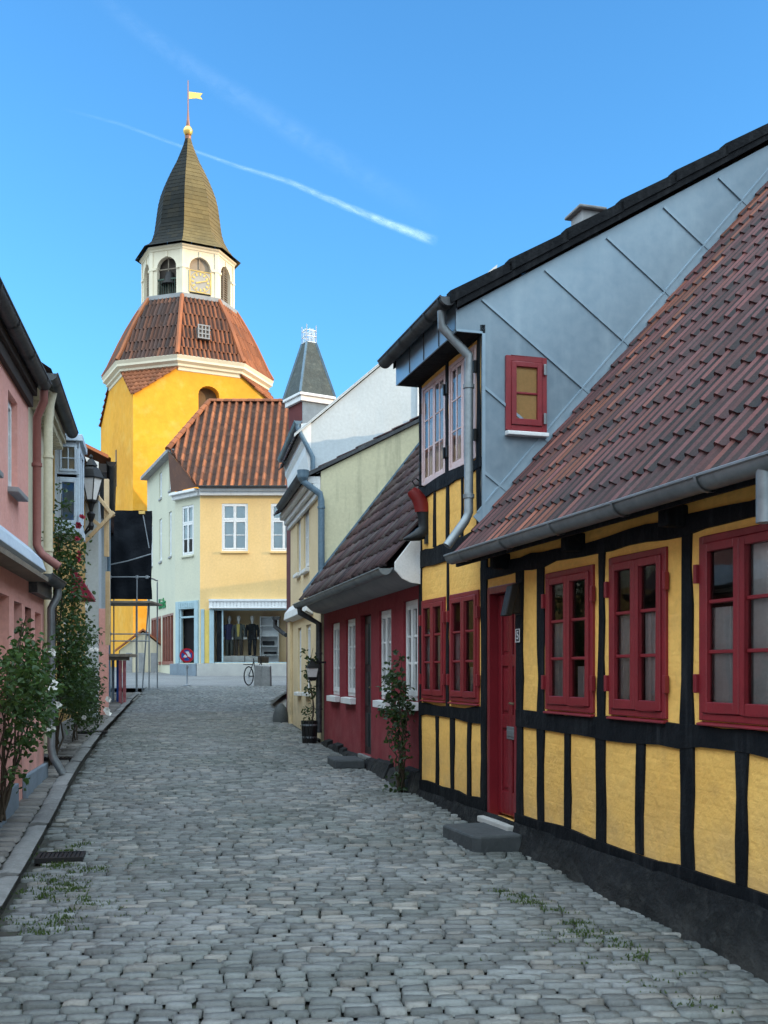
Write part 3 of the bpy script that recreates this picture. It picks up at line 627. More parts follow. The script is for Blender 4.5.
def text(par,name,body,size,m,loc,rot=(PI/2,0,0),ext=.002,align='CENTER',xs=1):
    cu=bpy.data.curves.new(name,'FONT'); cu.body=body; cu.size=size; cu.extrude=ext; cu.align_x=align; cu.align_y='CENTER'
    ob=bpy.data.objects.new(name,cu); COL.objects.link(ob); bpy.context.view_layer.update()
    dg=bpy.context.evaluated_depsgraph_get(); me=bpy.data.meshes.new_from_object(ob.evaluated_get(dg)); bpy.data.objects.remove(ob)
    o=bpy.data.objects.new(name,me); COL.objects.link(o); me.materials.append(m); o.parent=par; o.location=loc; o.rotation_euler=rot; o.scale=(xs,1,1); return o
hn=thing('house_number','small dark house number plate with white rim and digit on black door post','number plate',(px_,py_,1.9),RY)
MB().box(-.042,.042,-.026,-.014,-.055,.055).build('plate',mat('enamel_dark',(.02,.022,.035),rough=.3,bump=0),hn,bevel=.003)
MB().box(-.042,.042,-.029,-.025,-.055,-.049).box(-.042,.042,-.029,-.025,.049,.055).box(-.042,-.036,-.029,-.025,-.049,.049).box(.036,.042,-.029,-.025,-.049,.049).build('rim',SIGNW,hn)
text(hn,'digit','5',.095,SIGNW,(0,-.027,0))
# wooden boot hanging from an iron bracket at the dormer corner
px_,py_=onY(.20,-.10)
bt=thing('boot_sign','hanging boot sign with red upper and black foot at corner of yellow house','shop sign',(.435,10.98,2.985),.12)
def slabloft(mb,secs,n=12):
    v=[]
    for (x,y,z,a,b,tx) in secs:
        for j in range(n):
            t=2*PI*j/n; v.append((x+a*math.cos(t)*math.cos(tx),y+b*math.sin(t),z+a*math.cos(t)*math.sin(tx)))
    k=len(secs); mb.mesh(v,[(i*n+j,i*n+(j+1)%n,(i+1)*n+(j+1)%n,(i+1)*n+j) for i in range(k-1) for j in range(n)]+[tuple(range(n-1,-1,-1)),tuple((k-1)*n+j for j in range(n))]); return mb
slabloft(MB(),[(-.03,0,.285,.083,.05,0),(-.04,0,.36,.085,.05,.05),(-.075,0,.43,.078,.05,.3),(-.125,0,.49,.07,.048,.55),(-.155,0,.515,.05,.04,.7)]).build('boot_upper',BOOTR,bt,smooth=True)
slabloft(MB(),[(-.02,0,.29,.075,.047,0),(-.015,0,.2,.062,.042,0),(-.01,0,.12,.066,.044,-.1),(-.035,0,.065,.085,.046,-.5),(-.09,0,.04,.06,.046,-1.15),(-.17,0,.015,.035,.04,-1.35),(-.235,0,-.002,.012,.025,-1.4)]).box(-.01,.06,-.035,.035,-.045,.06).build('boot_foot',BOOTK,bt,smooth=True)
for pts_,r__ in (([(.12,.15,.56),(-.05,.0,.56),(-.12,-.04,.56),(-.15,-.05,.60),(-.11,-.05,.63),(-.07,-.04,.6)],.008),([(-.07,0,.56),(-.08,0,.5)],.006),([(.3,.1,.5),(.34,.05,.47),(.39,.02,.49),(.38,.02,.54),(.34,.03,.54)],.007)): MB().tube(pts_,r__,6).build('bracket',IRON,bt,smooth=True)
# ------------------------------------------------------------------ red cottage
rc=thing('red_cottage','low deep red cottage with white windows, dark tiled roof and black stone base','house',(.39,11.28),math.radians(-76.667),zb=.3)
RW=[(-5.22,-4.58,1.25,2.35),(-4.07,-3.42,1.25,2.355),(-1.95,-1.32,1.26,2.36),(-.73,-.1,1.28,2.4)]; RD=(-3.07,-2.42,.5,2.36)
w=MB(); wall_holes(w,-5.92,.1,.35,2.75,RW+[RD],rev=.1)
w.face([(-5.92,0,.3),(-5.92,6,.3),(-5.92,6,2.75),(-5.92,3,6.6),(-5.92,0,2.75)]); w.face([(.1,0,.3),(.1,6,.3),(.1,6,2.75),(.1,3,6.6),(.1,0,2.75)]); w.face([(-5.92,6,.3),(.1,6,.3),(.1,6,2.75),(-5.92,6,2.75)])
w.build('wall',REDW,rc)
for i,(a,b,c,d) in enumerate(RW): window(rc,a,b,c,d,WHITE,y=.03,rows=3,fw=.05,sw=.05,bar=.028,sill=(WHITE,.11,.1),curtain=[[(0,1,0,.25)],[(0,.2,0,1)],[(.0,.15,0,.8)],[(0,1,0,.3)]][i])
a,b,c,d=RD
dm=MB().box(a+.01,b-.01,.06,.11,c,d-.01)
for z0,z1 in ((c+.1,c+.55),(c+.65,c+1.1),(c+1.2,d-.12)):
    for x0,x1 in ((a+.08,(a+b)/2-.03),((a+b)/2+.03,b-.08)): dm.box(x0,x1,.045,.062,z0,z1)
dd=dm.build('door',mat('blue_black_door_paint',(.012,.018,.022),rough=.4,bump=.1),rc,bevel=.004)
MB().tube([(b-.07,.06,1.4),(b-.07,.01,1.4),(b-.15,.01,1.4)],.01,6).build('handle',BRASS,dd,smooth=True)
MB().box(a-.02,b+.02,-.04,.2,.44,.498).build('threshold',STONE,rc,bevel=.01)
p=MB(); x=-5.95
while x<.1:
    l=min(R(.28,.55),.1-x); zt=.35+.15+R(-.03,.06)-.13*((x+5.9)/6)*.0
    if RD[0]-.1<x+l/2<RD[1]+.1: zt=.44
    P=[]
    for yy,zz in ((.02,zt),(-.05-R(0,.04),zt-.03),(-.1-R(0,.05),.3),(-.12-R(0,.04),-.05)): P.append((yy,zz))
    for k in range(3): p.face([(x+.01,P[k][0],P[k][1]),(x+.012,P[k+1][0],P[k+1][1]),(x+l-.012,P[k+1][0],P[k+1][1]),(x+l-.01,P[k][0],P[k][1])])
    for xx in (x+.01,x+l-.01): p.face([(xx,.03,zt)]+[(xx,q[0],q[1]) for q in P[1:]]+[(xx,.03,-.05)])
    x+=l
p.box(-5.95,.1,-.04,.02,-.1,.4); p.build('stone_base',PLINTH,rc,bevel=.012)
# coved eave, gutter, roof
e=MB(); prof=[(.0,2.54),(-.06,2.545),(-.14,2.56),(-.22,2.60),(-.29,2.67),(-.29,2.72),(.02,2.74)]
for k in range(len(prof)-1): e.face([(-5.92,prof[k][0],prof[k][1]),(.08,prof[k][0],prof[k][1]),(.08,prof[k+1][0],prof[k+1][1]),(-5.92,prof[k+1][0],prof[k+1][1])])
e.build('cove_eave',GREYR,rc,smooth=True)
MB().prism([(.085,.05,2.52),(.085,0,2.53),(.085,-.14,2.55),(.085,-.23,2.59),(.085,-.31,2.68),(.085,-.31,2.76),(.085,.14,3.34),(.085,.14,2.5)],(.03,0,0)).build('eave_end_board',WHITE,rc,bevel=.004)
MB().gutter((-6.15,-.40,2.70),(.06,-.40,2.70),.07).build('gutter',ZINCP,rc,smooth=True)
S3=1.296;c3=1/math.hypot(1,S3); r_=MB(); pantiles(r_,(-5.98,-.34,2.775),(1,0,0),(0,c3,S3*c3),6.02,5.6,tw=.23,course=.32,amp=.022,lift=.028,jit=.008); r_.build('roof',TILED,rc,smooth=True,autosmooth=False)
MB().face([(-5.98,-.3,2.74),(.08,-.3,2.74),(.08,3.1,7.1),(-5.98,3.1,7.1)]).face([(-5.98,6.2,2.7),(.08,6.2,2.7),(.08,3.1,7.1),(-5.98,3.1,7.1)]).build('roof_underlay',BLACK,rc)
vt=MB()
for i in range(15):
    y0=-.3+.198*i; z0=2.80+S3*(y0+.3); vt.hull8([(-6.12,y0,z0),(-5.92,y0,z0),(-5.92,y0+.22,z0+.25),(-6.12,y0+.22,z0+.25),(-6.12,y0-.03,z0+.06),(-5.92,y0-.03,z0+.06),(-5.92,y0+.19,z0+.31),(-6.12,y0+.19,z0+.31)],random.random())
vt.build('verge_tiles',TILED,rc,bevel=.01)
zf=MB(); zf.hull8([(-6.2,-.3,2.88),(-6.11,-.3,2.88),(-6.11,3.0,7.16),(-6.2,3.0,7.16),(-6.2,-.3,2.93),(-6.11,-.3,2.93),(-6.11,3.0,7.21),(-6.2,3.0,7.21)]).build('verge_flashing',BLUEP,rc)
def on_slope(x,y): return (x,y,2.80+S3*(y+.3))
A=on_slope(-2.0,.88);sk=MB(); ns=Vector((0,-S3*c3,c3)); us=Vector((0,c3,S3*c3))
def slab(o,w,h,t): o=Vector(o); X=Vector((1,0,0)); return [o,o+X*w,o+X*w+us*h,o+us*h]+[q+ns*t for q in (o,o+X*w,o+X*w+us*h,o+us*h)]
MB().hull8(slab(A,.5,.75,.08)).build('skylight',mat('skylight_glass',(.45,.55,.58),(.4,.5,.53),rough=.2,bump=0,spec=.6),rc,bevel=.01)
dp=downpipe('downpipe',[(-5.88,-.40,2.66),(-5.88,-.40,2.56),(-5.88,-.09,2.38),(-5.88,-.09,1.2),(-5.88,-.09,.62)],.05,DARKZ,rc,clips=[(-5.88,-.09,1.9),(-5.88,-.09,1.0)])
def onP(ox,oy,deg,x,y):
    ca,sa=math.cos(math.radians(deg)),math.sin(math.radians(deg)); return (ox+x*ca-y*sa,oy+x*sa+y*ca)
px_,py_=onP(.39,11.28,-76.667,-2.55,-.30)
o=MB().prism([(-.3,-.2,0),(.3,-.22,0),(.32,.18,0),(-.32,.2,0)],(0,0,.12)).build('door_step',DARKST,bevel=.02); o.location=(px_,py_,gz(py_)+.02); o.rotation_euler=(0,0,math.radians(-76.667)); tag(o,'low dark stone doorstep in front of the red cottage door','doorstep')
# wall lantern at the far corner of the red cottage
px_,py_=onP(.39,11.28,-76.667,-5.75,0)
ln=thing('wall_lantern','small black wall lantern on the far end of red cottage','wall lamp',(px_,py_,1.52),math.radians(-76.667))
MB().box(-.02,.02,-.26,0,.22,.25).lathe([(.13,.14),(.11,.18),(.03,.25),(.015,.3)],(0,-.22,0),4,PI/4).lathe([(.1,-.03),(.11,0),(.06,-.06)],(0,-.22,0),4,PI/4).build('lamp_body',IRON,ln)
MB().lathe([(.085,0),(.115,.14)],(0,-.22,0),4,PI/4).build('lamp_glass',LAMPG,ln)
# ------------------------------------------------------------------ cream house
cr=thing('cream_house','cream rendered house with mossy gable, white sills and blue downpipe on the right','house',(-1.04,17.28),math.radians(-78.305),zb=.36)
CW=[(-3.2,-2.66,3.5,4.66),(-2.2,-1.45,3.47,4.66),(-3.06,-2.55,1.23,2.44),(-1.85,-1.25,1.25,2.45)]
w=MB(); wall_holes(w,-4.3,-.22,.35,4.8,CW,rev=.14); w.face([(-.22,0,.35),(0,0,.35),(0,0,4.8),(-.22,0,4.8)])
w.face([(-4.3,0,.3),(-4.3,7,.3),(-4.3,7,4.8),(-4.3,3.5,6.85),(-4.3,0,4.8)])
w.build('wall',CREAM,cr)
MB().face([(0,0,.3),(0,7,.3),(0,7,4.85),(0,3.5,6.76),(0,0,4.9)]).face([(-4.3,7,.3),(0,7,.3),(0,7,4.85),(-4.3,7,4.85)]).build('gable_wall',CREAMG,cr)
for i,(a,b,c,d) in enumerate(CW): window(cr,a,b,c,d,WHITE,y=.04,rows=3 if i>1 else 2,fw=.05,sw=.05,bar=.028,sill=(WHITE,.12,.08),curtain=[(0,1,.0,.5)])
MB().box(-4.3,-.0,-.05,.0,.1,.5).build('plinth',PLINTH,cr,bevel=.01)
MB().box(-4.36,-3.95,-.06,0,.5,2.62).build('corner_pilaster',CREAM,cr,bevel=.01)
e=MB(); 
for y0,z0,z1 in ((-.06,4.50,4.6),(-.13,4.6,4.7),(-.22,4.7,4.82)): e.box(-4.35,-.01,y0,.0,z0,z1)
e.build('cornice',WHITE,cr,bevel=.012)
b=MB(); b.hull8([(-4.42,-.13,2.66),(-.9,-.13,2.66),(-.9,0,2.6),(-4.42,0,2.6),(-4.42,-.11,2.8),(-.9,-.11,2.8),(-.9,0,2.94),(-4.42,0,2.94)]).build('eave_band',WHITE,cr,bevel=.01)
MB().gutter((-4.9,-.26,2.74),(-4.5,-.26,2.74),.07).tube([(-4.85,-.26,2.7),(-4.85,-.26,2.55),(-4.7,-.1,2.4),(-4.45,-.08,2.36)],.045,8).build('lower_gutter',DARKZ,cr,smooth=True)
MB().gutter((-3.5,-.30,4.85),(-.02,-.30,4.85),.075).build('gutter',DARKZ,cr,smooth=True)
downpipe('downpipe',[(.04,-.3,4.82),(.04,-.3,4.72),(.06,-.02,4.52),(.06,.0,4.4),(.06,.0,2.9)],.055,BLUEP,cr,clips=[(.06,0,4.3)])
MB().lathe([(.06,-.06),(.09,0),(.1,.12),(.07,.12)],(.04,-.3,4.78),10).build('rain_head',BLUEP,cr)
S4=.545; r_=MB(); c4_=1/math.hypot(1,S4); pantiles(r_,(-4.35,-.3,4.80),(1,0,0),(0,c4_,S4*c4_),4.4,4.3,tw=.24,course=.35,amp=.02,lift=.02); r_.build('roof',TILED,cr,smooth=True,autosmooth=False)
MB().hull8([(.0,-.2,4.82),(.05,-.2,4.82),(.05,3.5,6.75),(0,3.5,6.75),(.0,-.2,4.88),(.05,-.2,4.88),(.05,3.5,6.81),(0,3.5,6.81)]).hull8([(.0,7.2,4.8),(.06,7.2,4.8),(.06,3.5,6.72),(0,3.5,6.72),(.0,7.2,4.9),(.06,7.2,4.9),(.06,3.5,6.83),(0,3.5,6.83)]).face([(-4.3,7.2,4.75),(.05,7.2,4.75),(.05,3.5,6.75),(-4.3,3.5,6.75)]).build('verge',DARKZ,cr)
px_,py_=onP(-1.04,17.28,-78.305,-4.32,-.2)
gs=MB().lathe([(.17,0),(.16,.18),(.11,.34),(.03,.42)],(0,0,0),14).build('corner_stone',DARKST,smooth=True); gs.location=(px_,py_,gz(py_)-.02); tag(gs,'dark rounded guard stone at the far corner of cream house','guard stone')
# ------------------------------------------------------------------ white gabled house with oxblood front
wg=thing('gabled_house','tall house with plain white gable, oxblood street front and white coved cornice','house',(-1.515,21.8),math.radians(-79.3),zb=.56)
w=MB(); w.face([(0,0,.4),(0,8,.4),(0,8,6.75),(0,4,10.24),(0,0,6.75)]); w.build('gable_wall',WHITEW,wg)
bw=MB(); bw.face([(-5.4,0,.4),(0,0,.4),(0,0,6.75),(-5.4,0,6.75)]).face([(-5.4,0,.4),(-5.4,8,.4),(-5.4,8,6.75),(-5.4,4,10.2),(-5.4,0,6.75)]).face([(-5.4,8,.4),(0,8,.4),(0,8,6.75),(-5.4,8,6.75)]); bw.build('front_wall',OXB,wg)
e=MB(); prof=[(.0,5.6),(-.03,5.65),(-.05,5.85),(-.11,6.15),(-.12,6.3),(-.17,6.4),(-.17,6.55),(-.21,6.65),(-.21,6.74),(0,6.78)]
e.prism([(-4.0,q[0],q[1]) for q in prof],(4.02,0,0)); e.build('cornice',WHITE,wg)
MB().gutter((-4.05,-.27,6.80),(.02,-.27,6.80),.075).build('gutter',BLUEP,wg,smooth=True)
downpipe('downpipe',[(-.03,-.27,6.76),(-.03,-.27,6.66),(.06,-.05,6.2),(.06,.03,6.05),(.06,.03,4.7)],.05,BLUEP,wg)
k=.873; ck_=1/math.hypot(1,k); r_=MB(); pantiles(r_,(-4.05,-.28,6.55),(1,0,0),(0,ck_,k*ck_),4.1,5.6,tw=.3,course=.4,amp=.02,lift=.02,nu=4); r_.build('roof',TILED,wg,smooth=True,autosmooth=False)
MB().face([(-5.4,8.3,6.45),(.0,8.3,6.45),(.0,4,10.2),(-5.4,4,10.2)]).hull8([(-.02,-.35,6.47),(.05,-.35,6.47),(.05,4,10.27),(-.02,4,10.27),(-.02,-.35,6.53),(.05,-.35,6.53),(.05,4,10.33),(-.02,4,10.33)]).build('verge',WHITEW,wg)
MB().box(.0,.02,.62,.66,4.6,6.0).box(.0,.02,.66,1.9,5.96,6.0).build('blind_window_outline',WHITEW,wg)
gwn=window(wg,0,.95,6.95,8.1,WHITE,y=0,cas=2,rows=1,fw=.09,sw=.06,room=False,sill=(CREAM,.06,.1)); gwn.location=(.055,2.25,0); gwn.rotation_euler=(0,0,PI/2)
MB().face([(.06,.02,7),(.9,.02,7),(.9,.02,8.05),(.06,.02,8.05)]).build('pane_backing',BLUEW,gwn)
# ------------------------------------------------------------------ corner house with slate turret
tx,ty=-2.57,36.0; tr=thing('turret_house','oxblood corner house with pointed slate turret and white iron crest on top','house',(tx,ty),math.radians(-14-90+45+0),zb=1.05)
sq=.52
b_=MB(); b_.box(-sq,sq,-sq,sq,1.0,10.85); b_.build('turret_wall',OXB,tr)
MB().box(sq,sq+.02,-sq,sq,9.0,10.75).build('zinc_cladding',BLUEG,tr)
MB().box(-sq-.1,sq+.1,-sq-.1,sq+.1,10.7,10.88).box(-sq-.16,sq+.16,-sq-.16,sq+.16,10.88,10.98).build('cornice',WHITE,tr,bevel=.02)
s0,s1,z0,z1=sq+.14,.18,10.98,12.85
v=[(-s0,-s0,z0),(s0,-s0,z0),(s0,s0,z0),(-s0,s0,z0),(-s1,-s1,z1),(s1,-s1,z1),(s1,s1,z1),(-s1,s1,z1)]
MB().hull8(v).build('roof',SLATE,tr)
hp=MB()
for i in range(4): hp.bar(v[i],v[4+i],.07,.07)
hp.build('hip_flashing',BLUEP,tr)
cg=MB(); cz=[z1,z1+.2,z1+.42]
for sgn in range(4):
    ca,sa=[(1,0),(0,1),(-1,0),(0,-1)][sgn]; A_=(s1*(ca-sa),s1*(sa+ca)); B_=(s1*(-ca-sa)*1,s1*(-sa+ca))
    for zz in (z1+.02,z1+.22,z1+.42): cg.bar((A_[0],A_[1],zz),(B_[0],B_[1],zz),.022,.022)
    for t in (0,.33,.66,1): 
        X=A_[0]+(B_[0]-A_[0])*t;Yy=A_[1]+(B_[1]-A_[1])*t; cg.bar((X,Yy,z1),(X,Yy,z1+(.6 if t in(0,1) else .48)),.022,.022)
cg.build('iron_crest',WHITE,tr)
bd=MB(); bd.box(6.2,15,-1.2,11,1,6.6); bd.prism([(6.2,-1.2,6.6),(6.2,11,6.6),(6.2,5,7.3)],(8.8,0,0)); bd.box(.75,7,-5.9,-1.2,1,8.2); bd.prism([(.75,-5.9,8.2),(.75,-1.2,8.2),(.75,-3.5,8.9)],(6.2,0,0)); bd=bd.build('body',OXB,tr); bd.rotation_euler=(0,0,math.radians(59))  # includes an unseen rear wing added to shade the lower shop wall
# ------------------------------------------------------------------ shop on the square
sh=thing('shop_house','pale green and yellow corner shop house with orange tiled roof and clothes shop windows','shop',(-8.06,46),0,zb=1.3)
# local = world minus origin in x,y
A0=(0,0);A1=(-1.36,1.36);u2=Vector((-.377,.926));A2=(A1[0]+u2.x*7.5,A1[1]+u2.y*7.5)
def panel(p,q,z0,z1,holes,m,name,rev=.2):
    """wall from p to q (outside seen with p on the right) with openings given in metres from q"""
    l=math.hypot(p[0]-q[0],p[1]-q[1]); mb=MB(); wall_holes(mb,0,l,z0,z1,holes,rev=rev); o=mb.build(name,m,sh); o.location=(q[0],q[1],0); o.rotation_euler=(0,0,math.atan2(p[1]-q[1],p[0]-q[0])); return o
YWN=[(.95,2.1,6.9,8.98),(3.1,4.25,6.9,8.98),(5.3,6.45,6.9,8.98)]
SW=(.62,9.6,1.98,4.32)
wf=panel((10,0),A0,1.3,9.55,[SW]+YWN,SHOPY,'yellow_wall',rev=.12)
wc=panel(A0,A1,1.3,9.55,[(.55,1.45,6.8,9.0),(.36,1.56,2.0,4.4)],SHOPG,'corner_wall')
wl_=panel(A1,A2,1.3,11.62,[(6.0,6.65,6.95,9.0),(3.5,4.2,6.95,9.0),(6.0,6.65,10.0,11.25),(3.5,4.2,10.0,11.25),(.9,1.6,6.95,9.0),(4.3,7.1,1.95,4.3),(1.2,4.0,1.95,4.3)],SHOPG,'side_wall')
for a,b,c,d in YWN: window(sh,a,b,c,d,WHITE,y=.02,cas=2,rows=2,cols=1,fw=.065,sw=.055,bar=.035,transom=8.25,sill=(SHOPY,.1,.1),curtain=[(0,1,0,1)],cm=PALEB,deep=.6)  # the pale blue sheet paints a sky reflection into the panes
def sub(par,fn):
    o=fn(); o.location=par.location; o.rotation_euler=par.rotation_euler; return o
sub(wc,lambda:window(sh,.55,1.45,6.8,9.0,WHITE,y=.02,rows=2,fw=.06,sw=.05,bar=.035,transom=8.2,sill=(SHOPG,.1,.1),curtain=[(0,1,.3,1)],cm=PALEB))  # the curtain here is a pale blue sheet painting reflected sky into the panes
for a,b,c,d in [(6.0,6.65,6.95,9.0),(3.5,4.2,6.95,9.0),(6.0,6.65,10.0,11.25),(3.5,4.2,10.0,11.25),(.9,1.6,6.95,9.0)]: sub(wl_,lambda:window(sh,a,b,c,d,WHITE,y=.05,rows=3,fw=.07,sw=.06,sill=(GREYR,.1,.1),curtain=[(0,1,0,1)]))
cn=MB()
cn.box(0,10,-.32,-.0,9.5,9.62).box(0,10,-.18,-.002,9.32,9.5); cn.build('cornice',WHITE,sh,bevel=.02)
cc=MB().box(-.05,1.95,-.32,0,9.5,9.62).box(-.02,1.93,-.18,-.002,9.32,9.5).build('corner_cornice',WHITE,sh,bevel=.02); cc.location=(A1[0],A1[1],0); cc.rotation_euler=(0,0,-PI/4)
rf=MB(); zE=9.66; yE=-.38; rs=1.165
V0=Vector((0,1,rs)).normalized(); Lr=4.05/V0.y
def xl_(v):
    y=yE+V0.y*v; 
    return (-.10-(y-yE)*.92+1.7 if y<1.25 else -1.66+1.7+(y-1.25)*.6)
pantiles(rf,(-1.7,yE,zE),(1,0,0),V0,12,Lr,tw=.34,course=.45,amp=.11,lift=.012,nu=6,xl=xl_,lip=False,trough_shade=.75,tcut=.38,tone=lambda u,v,r: r*.3+.85*min(1,max(0,(3.2-v)/1.2+R(-.15,.15)))*(1 if v>.3 else .6))  # lower courses tinted dark as a painted shadow band
rf.build('roof',TILEO,sh,smooth=True,autosmooth=False)
zR=zE+rs*4.05
rh=MB(); rh.rv=1.3; hp_=Vector((-1.66,1.25,zE+rs*1.63)); rl=Vector((-.2,3.67,zR)); far=Vector((A2[0]-.1,A2[1],11.75))
rh.face([hp_,rl,far+Vector((2.2,0.5,2.0)),far]); rh.face([(0,-.38,zE),(-1.5,1.1,zE),hp_]); rh.face([rl,(10,3.67,zR),(10,9,zE),far+Vector((2.2,.5,2.0))]); rh.build('hip_end',TILEO,sh)
rt=MB(); ridge(rt,hp_+Vector((0,0,.05)),rl,rad=.15); ridge(rt,rl,(10,3.67,zR),rad=.15); rt.build('ridge_tiles',TILEO,sh,smooth=True)
el=MB(); d_=Vector((u2.x,u2.y,0)); nrm=Vector((-.926,-.377,0)); a_=Vector((A1[0],A1[1],11.5)); 
el.hull8([a_,a_+nrm*.35,a_+nrm*.35+d_*7.5,a_+d_*7.5,a_+Vector((0,0,.16)),a_+nrm*.35+Vector((0,0,.16)),a_+nrm*.35+d_*7.5+Vector((0,0,.16)),a_+d_*7.5+Vector((0,0,.16))]).build('side_eave',GREYR,sh)
MB().gutter((0,-.42,9.68),(10,-.42,9.68),.09).build('gutter',DARKZ,sh,smooth=True)
# shop front
sf=MB(); 
for x0,x1 in ((.05,.2),(.42,.62),(9.6,9.8)): sf.box(x0,x1,-.1,.05,1.98,4.35)
sf.box(.42,9.8,-.06,.04,4.3,4.36); sf.box(.62,9.6,.02,.1,1.96,2.03)
for x in (.95,4.6,5.6): sf.box(x,x+.07,.0,.08,2.03,4.3)
sf.build('shop_front',TEAL,sh,bevel=.01)
MB().box(.2,.42,-.05,.0,2.0,4.3).build('fascia_strip',YELP,sh)
fb=MB().box(.42,9.8,-.22,-.0,4.38,4.44); 
for i in range(62):
    x=.48+i*.15; fb.box(x,x+.1,-.2,-.17,4.44,4.66); fb.box(x-.02,x+.13,-.21,-.18,4.66,4.70)
fb.box(.42,9.8,-.165,-.02,4.44,4.7); fb.box(.42,9.8,-.24,.0,4.70,4.78); fb.build('lattice_canopy',WHITE,sh)
MB().face([(.62,.05,2.0),(9.6,.05,2.0),(9.6,.05,4.32),(.62,.05,4.32)]).build('display_pane',GLASS_SHOP,sh)
di=MB(); di.face([(.3,1.25,1.98),(9.9,1.25,1.98),(9.9,1.25,4.4),(.3,1.25,4.4)]); di.face([(.3,.06,4.38),(9.9,.06,4.38),(9.9,1.25,4.38),(.3,1.25,4.38)]); di.build('display_back',mat('tan_shop_interior',(.85,.64,.38),(.75,.55,.32),sc1=.8,rough=.9,bump=0,),sh)
MB().face([(.3,.06,1.98),(9.9,.06,1.98),(9.9,1.25,1.98),(.3,1.25,1.98)]).build('display_floor',OLDW,sh)
MB().box(.68,.92,.3,.5,1.99,4.3).box(1.05,1.15,1.0,1.2,1.99,4.0).build('clothes_rail',mat('dark_coats',(.02,.024,.03),(.05,.05,.06),sc1=4,rough=.9),sh)
MB().box(-.1,10,-.26,-.0,1.35,1.97).build('stone_plinth',mat('pale_stone_plinth',(.45,.45,.43),(.38,.38,.37),rough=.85,bump=.2),sh,bevel=.02)
pc=MB().box(-.05,1.97,-.26,0,1.35,1.97).build('corner_plinth',BLUEG,sh,bevel=.02); pc.location=wc.location; pc.rotation_euler=wc.rotation_euler
cf=MB().box(.1,.36,-.06,.06,1.98,4.75).box(1.56,1.82,-.06,.06,1.98,4.75).box(.36,1.56,-.05,.06,4.4,4.75).box(.36,.46,0,.1,2.0,4.4).box(1.46,1.56,0,.1,2.0,4.4).box(.36,1.56,0,.1,4.0,4.08)
for i in range(8): cf.box(.42+i*.14,.5+i*.14,-.07,-.05,4.46,4.68)
cf=cf.build('corner_door_frame',TEAL,sh,bevel=.01); cf.location=wc.location; cf.rotation_euler=wc.rotation_euler
cd=MB().box(.30,1.62,.22,.9,1.97,4.45).build('doorway',mat('dark_doorway',(.004,.004,.005),rough=.9,bump=0),sh); cd.location=wc.location; cd.rotation_euler=wc.rotation_euler
for (x0,x1) in ((1.2,4.0),(4.3,7.1)):
    s_=MB()
    for i in range(5): xx=x0+(x1-x0-.1)*i/4; s_.box(xx,xx+.1,.0,.1,1.95,4.3)
    s_.box(x0,x1,.0,.1,4.2,4.3).box(x0,x1,-.03,.1,1.95,2.1)
    s_=s_.build('side_shop_window',mat('brown_red_joinery',(.3,.12,.09),(.24,.09,.07),rough=.5),sh); s_.location=wl_.location; s_.rotation_euler=wl_.rotation_euler
    g_=MB().face([(x0,.08,2),(x1,.08,2),(x1,.08,4.3),(x0,.08,4.3)]).build('pane',GLASS_SHOP,s_)
    b__=MB().face([(x0,.7,2),(x1,.7,2),(x1,.7,4.3),(x0,.7,4.3)]); b__.build('backdrop',mat('rosy_shop_display',(.3,.14,.11),(.14,.11,.12),sc1=1.6,rough=.9,bump=0,lo=.45,hi=.55),s_)
tg=text(sh,'shop_lettering','Kridts',.72,SIGNG,(0,0,0),ext=.02); q=Vector((A1[0],A1[1],0))+d_*3.1+nrm*.03; tg.location=(q.x,q.y,3.55); tg.rotation_euler=(PI/2,0,wl_.rotation_euler[2])
# display: mannequins on white blocks
def mannequin(x,y,coat,shirt,legs,label):
    t=thing('mannequin',label,'mannequin',(-8.06+x,46+y,2.32),R(-.3,.3),'mannequins in the shop window')
    MB().lathe([(.0,1.78),(.06,1.77),(.085,1.7),(.088,1.62),(.07,1.55),(.045,1.5),(.05,1.42),(.1,1.38)][::-1],(0,0,0),12,sy=1.15).build('head',MANQ,t,smooth=True)
    b=MB(); slabloft(b,[(0,0,z,a,d,0) for z,a,d in ((.72,.2,.14),(.9,.19,.13),(1.08,.17,.12),(1.25,.21,.13),(1.36,.215,.11),(1.42,.1,.08))])
    for s in (-1,1): b.tube([(s*.2,0,1.36),(s*.27,-.02,1.1),(s*.26,-.06,.84)],[.07,.06,.05],8)
    b.build('coat',coat,t,smooth=True)
    MB().prism([(-.07,-.135,1.4),(.07,-.135,1.4),(.04,-.15,.85),(-.04,-.15,.85)],(0,.03,0)).build('shirt',shirt,t)
    l=MB()
    for s in (-1,1): l.tube([(s*.1,0,.78),(s*.11,0,.45),(s*.11,.02,.02)],[.1,.08,.065],8)
    l.build('trousers',legs,t,smooth=True)
    h=MB()
    for s in (-1,1): h.lathe([(.0,-.08),(.04,-.05),(.045,0),(.03,.05)],(s*.26,-.07,.78),8)
    h.build('hand',MANQ,t,smooth=True)
CG=mat('grey_tweed',(.11,.12,.11),rough=.95,bump=.2); CD=mat('black_wool',(.015,.017,.02),rough=.95,bump=.2); CBL=mat('indigo_cloth',(.06,.06,.14),rough=.95); CYE=mat('yellow_shirt',(.65,.5,.15),rough=.9); CBR=mat('brown_trousers',(.07,.055,.045),rough=.95)
mannequin(1.62,.55,CG,CYE,CBR,'mannequin in grey tweed coat with yellow shirt in the shop window')
mannequin(2.22,.55,CD,CD,CD,'mannequin in long black coat on white block in the shop window')
mannequin(1.18,.75,CBL,CBL,CG,'mannequin in indigo clothes behind the grey coat in the shop window')
